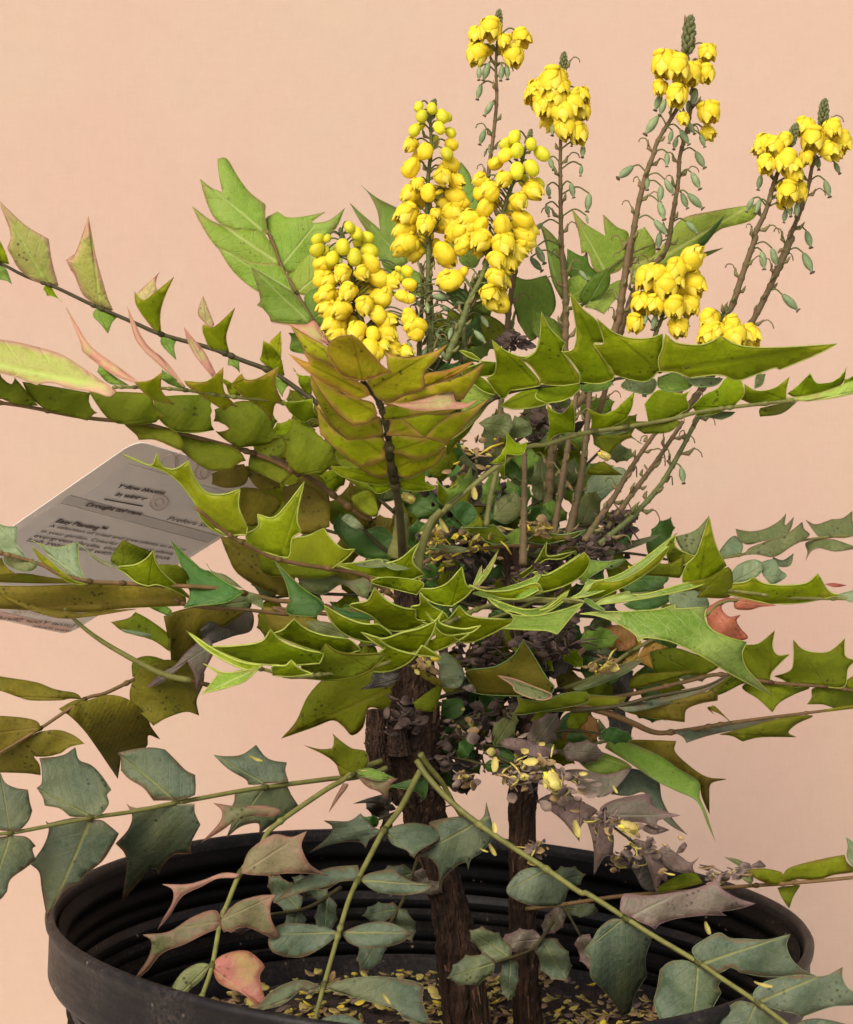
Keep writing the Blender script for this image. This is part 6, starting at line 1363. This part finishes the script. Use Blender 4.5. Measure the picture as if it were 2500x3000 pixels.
# single fallen blooms that lie on leaves
def fallen(s, size, d, ang, label, me=None, mat=None):
    c = parse(s)[0]; p = P(c[0], c[1], d)
    o = bpy.data.objects.new('fallen_flower', (me or FLOW[1])); place(o, p)
    A = R(ang); o.rotation_euler = Vector((math.cos(A), -.4, -math.sin(A))).to_track_quat('Z', 'Y').to_euler(); sz = size / 2 / PXM
    o.scale = (sz * .8, sz * .6, sz)
    tag(o, label, 'flower', 'single fallen blooms caught on the leaves')
def fallen_petal_mesh(seed, mat):
    r_ = random.Random(seed); mb = MB(); nu, nv = 5, 8; v = []; f_ = []
    tw = r_.uniform(-.5, .5)
    for lay in (0, 1):
        for j in range(nv + 1):
            t = j / nv; w = .62 * math.sin(math.pi * (t * .86 + .09)) ** .6
            for i in range(nu + 1):
                s = i / nu * 2 - 1; a = tw * (t - .5)
                x, y = s * w, .5 * s * s * w + .35 * (2 * t - 1) ** 2 + .05 * math.sin(9 * t + 4 * s) - lay * .06
                v.append(Vector((x * math.cos(a) - y * math.sin(a), x * math.sin(a) + y * math.cos(a), 1 - 2 * t)))
    n = (nu + 1) * (nv + 1)
    for L in (0, 1):
        for j in range(nv):
            for i in range(nu):
                q = (L*n + j*(nu+1) + i, L*n + j*(nu+1) + i + 1, L*n + (j+1)*(nu+1) + i + 1, L*n + (j+1)*(nu+1) + i); f_.append(q if L else q[::-1])
    for j in range(nv):
        for i in (0, nu): a = j*(nu+1) + i; f_.append((a, a + nu + 1, a + nu + 1 + n, a + n))
    for i in range(nu):
        for j in (0, nv): a = j*(nu+1) + i; f_.append((a, a + 1, a + 1 + n, a + n))
    mb.add(v, f_); return shape_mesh('fallen_petal_mesh', mb, [mat])
FB = [shape_mesh('pale_flower', flower_mb(11, .3), [M['fallen'], M['petall']]), fallen_petal_mesh(1, M['fallen']), fallen_petal_mesh(2, M['fallent'])]
fallen('W 1550,1095', 62, -.075, 60, 'largest pale yellow fallen bloom, on the litter beside the thinner stem', FB[0])
fallen('W 1125,975', 42, -.07, 90, 'pale yellow bloom standing on the low dark leaf between the two stems', FB[1])
fallen('K 475,630', 56, -.075, 10, 'pale yellow bloom lying on the withered brown leaf', FB[0])
fallen('K 460,665', 40, -.08, 30, 'long petal under the bloom on the withered brown leaf', FB[1])
fallen('K 390,415', 26, -.06, 60, 'small pale bud on the blue-green leaf above the withered one', FB[1])
fallen('K 170,640', 50, -.075, 75, 'long pale bud hanging from the withered leaf left of the pot rim', FB[1])
fallen('K 1235,1535', 48, -.165, 10, 'cream petal lying on the large leaflet at the lower right', FB[1])
fallen('K 915,1205', 40, -.02, 70, 'pale bud lying on the inside wall of the pot at right', FB[1])
fallen('J 510,310', 26, -.06, 0, 'small bright yellow bud left of the stump', FB[1])
fallen('J 1260,630', 32, -.085, 80, 'pale yellow bud tucked behind the long stalk', FB[1])
fallen('J 1245,760', 40, -.05, 60, 'curved yellow petal beside the thinner stem above the pot', FB[1])
fallen('J 1200,765', 28, -.05, 20, 'short yellow bud left of the curved petal', FB[1])
fallen('V 690,205', 44, -.07, 20, 'yellow bloom perched below the bronze frond', FB[0])
fallen('V 1690,530', 46, -.03, 15, 'bright yellow petal on the olive leaf right of the bronze frond', FB[1])
fallen('V 1360,160', 40, -.03, 80, 'pale yellow bud hanging beside the green stalk', FB[1])
fallen('V 1040,500', 50, -.03, 60, 'yellow petal standing in the crown gap', FB[1])
fallen('V 1470,1140', 54, -.075, 5, 'tan petal lying on the low green frond', FB[2])
fallen('E 335,1235', 40, -.0, 30, 'yellow bud stuck on the bare stem right of centre', FB[0])
fallen('E 130,1410', 36, .0, 60, 'tan bud stuck between the two thick bare stems', FB[2])
fallen('E 570,1310', 28, .02, 60, 'olive-tan bud on the leaning bare stem', FB[2])
fallen('I 1455,440', 42, -.105, 20, 'cream petal on the dark leaflet at lower left', FB[1])
fallen('J 640,1610', 34, -.16, 50, 'white torn petal on the leaf at bottom centre', FB[1])
fallen('W 1490,1110', 30, -.06, 80, 'tiny round bud beside the largest fallen bloom', FB[1])
fallen('K 700,900', 34, -.07, 10, 'yellow petal on the olive leaf at the right rim', FB[1])
fallen('K 1195,1065', 0.1, -.1, 10, 'x', FB[1]) if False else None
# torn white tip of the grey-green leaflet is part of that leaflet's place
# ---------------------------------------------------------------- plant tag
TA, TB, TD = parse('F 700,160 1533,409 -470,972')
pA, pB, pD = P(*TA[:2], .035), P(*TB[:2], .035 + .07), P(*TD[:2], .035 + .117)
U_, V_ = pB - pA, pD - pA; NT = U_.cross(V_).normalized()
if NT.dot(CAM - pA) < 0: NT = -NT
TAG = empty('plant_tag', pA); tag(TAG, 'large grey printed care tag tilted behind the leaves at left', 'plant tag')
def tp(s, t, h=0): return pA + U_ * s + V_ * t + NT * h
def tag_sheet(name, poly, mat, h, th=.0006):
    v = [tp(s, t, h) for s, t in poly] + [tp(s, t, h - th) for s, t in poly]; n = len(poly)
    f = [tuple(range(n)), tuple(range(2*n - 1, n - 1, -1))] + [(i, i + n, (i+1) % n + n, (i+1) % n) for i in range(n)]
    return mesh_obj(name, v, f, mat, TAG, pA, smooth=False)
TG = simple_mat('tag_film', (.62, .57, .53, 1), (.66, .61, .57, 1), 30, rough=.35, spec=.5, bump=.05, trans=.2)
TP = simple_mat('tag_panel', (.46, .44, .43, 1), (.52, .49, .47, 1), 30, rough=.35, spec=.5, bump=.05)
TP2 = simple_mat('tag_band', (.38, .36, .35, 1), (.42, .40, .38, 1), 30, rough=.35, spec=.5, bump=.05)
TK = simple_mat('tag_ink', (.035, .025, .02, 1), (.05, .035, .03, 1), 60, rough=.6)
TR = simple_mat('tag_pink_ink', (.48, .34, .30, 1), (.52, .40, .35, 1), 60, rough=.6)
TS = simple_mat('tag_foot', (.66, .45, .38, 1), (.62, .44, .38, 1), 60, rough=.4, trans=.2)
def rr_poly(s0, t0, s1, t1, r=.03):
    out = []
    for cx, cy, a0 in ((s1 - r, t0 + r, -90), (s1 - r, t1 - r, 0), (s0 + r, t1 - r, 90), (s0 + r, t0 + r, 180)):
        for k in range(5): a = R(a0 + k * 22.5); out.append((cx + r * math.cos(a), cy + r * math.sin(a)))
    return out
tag_sheet('tag_card', rr_poly(0, 0, 1, 1, .05), TG, 0)
tag_sheet('tag_panel', [(.10, .10), (.97, .10), (.97, .30), (.10, .30)], TP, .00035, .0003)
tag_sheet('tag_band', [(.05, .305), (.97, .305), (.97, .345), (.05, .345)], TP2, .00045, .0003)
tag_sheet('tag_panel', [(.05, .35), (.97, .35), (.97, .80), (.05, .80)], TP, .0004, .0003)
tag_sheet('tag_foot', [(.03, .955), (.97, .955), (.97, .99), (.03, .99)], TS, .0004, .0003)
def st_of(x, y):
    sx, sy = CROPS['T'][0] + x * CROPS['T'][2], CROPS['T'][1] + y * CROPS['T'][2]
    ax, ay = TB[0] - TA[0], TB[1] - TA[1]; bx, by = TD[0] - TA[0], TD[1] - TA[1]; dx, dy = sx - TA[0], sy - TA[1]
    det = ax * by - bx * ay; return (dx * by - bx * dy) / det, (ax * dy - dx * ay) / det
def tag_text(txt, p0, p1, mat=None, mirror=False, bold=0, hk=1.0):
    s0, t0 = st_of(*p0); s1, t1 = st_of(*p1)
    cu = bpy.data.curves.new('txt', 'FONT'); cu.body = txt; cu.size = 1; cu.offset = bold; cu.shear = 0
    o = bpy.data.objects.new('txt', cu); COL.objects.link(o)
    dg = bpy.context.evaluated_depsgraph_get(); me = bpy.data.meshes.new_from_object(o.evaluated_get(dg))
    bpy.data.objects.remove(o); bpy.data.curves.remove(cu)
    xs = [q.co.x for q in me.vertices]; w = max(xs) - min(xs); k = (s1 - s0) / w; ratio = U_.length / V_.length
    v = []
    for q in me.vertices:
        x = (q.co.x - min(xs)) * k
        if mirror: x = (s1 - s0) - x
        v.append(tp(s0 + x, t0 + (t1 - t0) * x / max(s1 - s0, 1e-6) - q.co.y * k * ratio * hk, .0009))
    f = [tuple(p.vertices) for p in me.polygons]
    mesh_obj('tag_text', v, f, mat or TK, TAG, pA, smooth=False); bpy.data.meshes.remove(me)
tag_text('Yellow blooms', (935, 392), (1300, 455), bold=.035, hk=1.25)
tag_text('in winter', (925, 458), (1160, 500), bold=.035, hk=1.25)
tag_text('Drought tolerant', (703, 535), (1132, 620), bold=.035, hk=1.25)
tag_text('Easy Planting\u2122', (472, 662), (852, 742), bold=.035, hk=1.25)
tag_text('A selection of tried and true plants to adorn', (420, 698), (1500, 925), bold=.006, hk=1.0)
tag_text('in your garden. Colorful & easy care plants', (355, 742), (1400, 960), bold=.006)
tag_text('evergreen shrubs, this plant will look', (300, 780), (1380, 1005), bold=.006)
tag_text('lush year round with', (245, 815), (900, 950), bold=.006)
tag_text('Prefers sun', (1335, 660), (1700, 735), bold=.006)
tag_text('Name Your Shrub', (-60, 1500), (640, 1610), TK, mirror=True)
tag_text('Planting', (120, 1440), (560, 1530), TR, mirror=True)
tag_text('www.shrubs', (250, 1590), (575, 1655), TK, mirror=True)
# pale looping logo outline and underline
mb = MB()
for (cx, cy, rx, ry) in ((1330, 210, 60, 60), (1420, 200, 50, 65), (1500, 240, 45, 50), (1590, 280, 60, 60), (1600, 290, 30, 38), (1270, 520, 70, 60), (1270, 520, 35, 30)):
    lp = []
    for k in range(21):
        a = 2 * math.pi * k / 20; s, t = st_of(cx + rx * math.cos(a), cy + ry * math.sin(a)); lp.append(tp(s, t, .0009))
    mb.tube(lp, .0003, 4, 0, cap=False)
mb.build('tag_logo', TR, TAG, pA)
mb = MB(); mb.tube([tp(*st_of(850, 485), .0009), tp(*st_of(1145, 545), .0009)], .00035, 4); mb.build('tag_rule', TK, TAG, pA)

# ---------------------------------------------------------------- backdrop and ground
def cloth_mat():
    m, nt = new_mat('peach_backdrop_cloth'); geo = N(nt, 'ShaderNodeNewGeometry'); pos = geo.outputs['Position']
    n0 = noise(nt, pos, 2.6, 3); n1 = noise(nt, pos, 9, 4); n1b = noise(nt, pos, 70, 3)
    def str_(sc): 
        mp = N(nt, 'ShaderNodeMapping'); nt.links.new(pos, mp.inputs[0]); mp.inputs['Scale'].default_value = sc; return noise(nt, mp.outputs[0], 1, 3, .6)
    h = str_((120, 1, 1400)); v_ = str_((1400, 1, 120))
    c = mix(nt, ramp(nt, n0, .35, .65), (0.490, 0.367, 0.290, 1), (0.500, 0.348, 0.286, 1))
    c = mix(nt, math_n(nt, 'MULTIPLY', ramp(nt, n1, .4, .7), .5), c, (0.486, 0.385, 0.293, 1))
    c = mix(nt, math_n(nt, 'MULTIPLY', ramp(nt, n1b, .5, .75), .16), c, (0.416, 0.308, 0.234, 1))
    c = mix(nt, math_n(nt, 'MULTIPLY', ramp(nt, h, .45, .75), .16), c, (0.407, 0.299, 0.234, 1))
    c = mix(nt, math_n(nt, 'MULTIPLY', ramp(nt, v_, .45, .75), .16), c, (0.574, 0.443, 0.360, 1))
    bs = N(nt, 'ShaderNodeBsdfPrincipled'); nt.links.new(c, bs.inputs['Base Color']); bs.inputs['Roughness'].default_value = .95; bs.inputs['Specular IOR Level'].default_value = .1
    bp = N(nt, 'ShaderNodeBump'); bp.inputs['Strength'].default_value = .3; bp.inputs['Distance'].default_value = .0005
    nt.links.new(math_n(nt, 'ADD', h, v_), bp.inputs['Height']); nt.links.new(bp.outputs[0], bs.inputs['Normal'])
    out = N(nt, 'ShaderNodeOutputMaterial'); nt.links.new(bs.outputs[0], out.inputs[0]); return m
CL = cloth_mat()
v = []; f = []; nx, nz = 60, 40
for j in range(nz + 1):
    for i in range(nx + 1):
        x = -1.8 + 3.6 * i / nx; z = -.0 + 1.9 * j / nz
        v.append(Vector((x, .55 + .004 * math.sin(x * 5 + 1) + .003 * math.sin(z * 7 + x * 3), z)))
n_ = len(v)
for p in v[:n_]: pass
v += [p + Vector((0, .004, 0)) for p in v]
for j in range(nz):
    for i in range(nx):
        a = j * (nx + 1) + i; f.append((a, a + 1, a + nx + 2, a + nx + 1)); f.append((a + n_ + nx + 1, a + n_ + nx + 2, a + n_ + 1, a + n_))
tag(mesh_obj('backdrop_cloth', v, f, CL, None, (0, .55, 0)), 'plain peach-coloured cloth backdrop hanging behind the plant', 'backdrop')
tag(mesh_obj('speck', [P(201, 1293, .548) + Vector((a * .0009, -.001, b * .0012)) for a, b in ((-1, -1), (1, -1), (1, 1), (-1, 1))], [(0, 1, 2, 3)], M['rachisd'], None, P(201, 1293, .548)), 'tiny dark speck on the peach cloth above the tag', 'speck') if False else None
gm = simple_mat('ground_concrete', (.56, .52, .46, 1), (.48, .45, .40, 1), 14, rough=.9, bump=.3, bdist=.002)  # out of view; kept pale to bounce light up onto leaf undersides
tag(mesh_obj('ground', [(-30, -30, -.001), (30, -30, -.001), (30, 30, -.001), (-30, 30, -.001)], [(0, 1, 2, 3)], gm, None, (0, 0, 0), smooth=False), kind='structure')
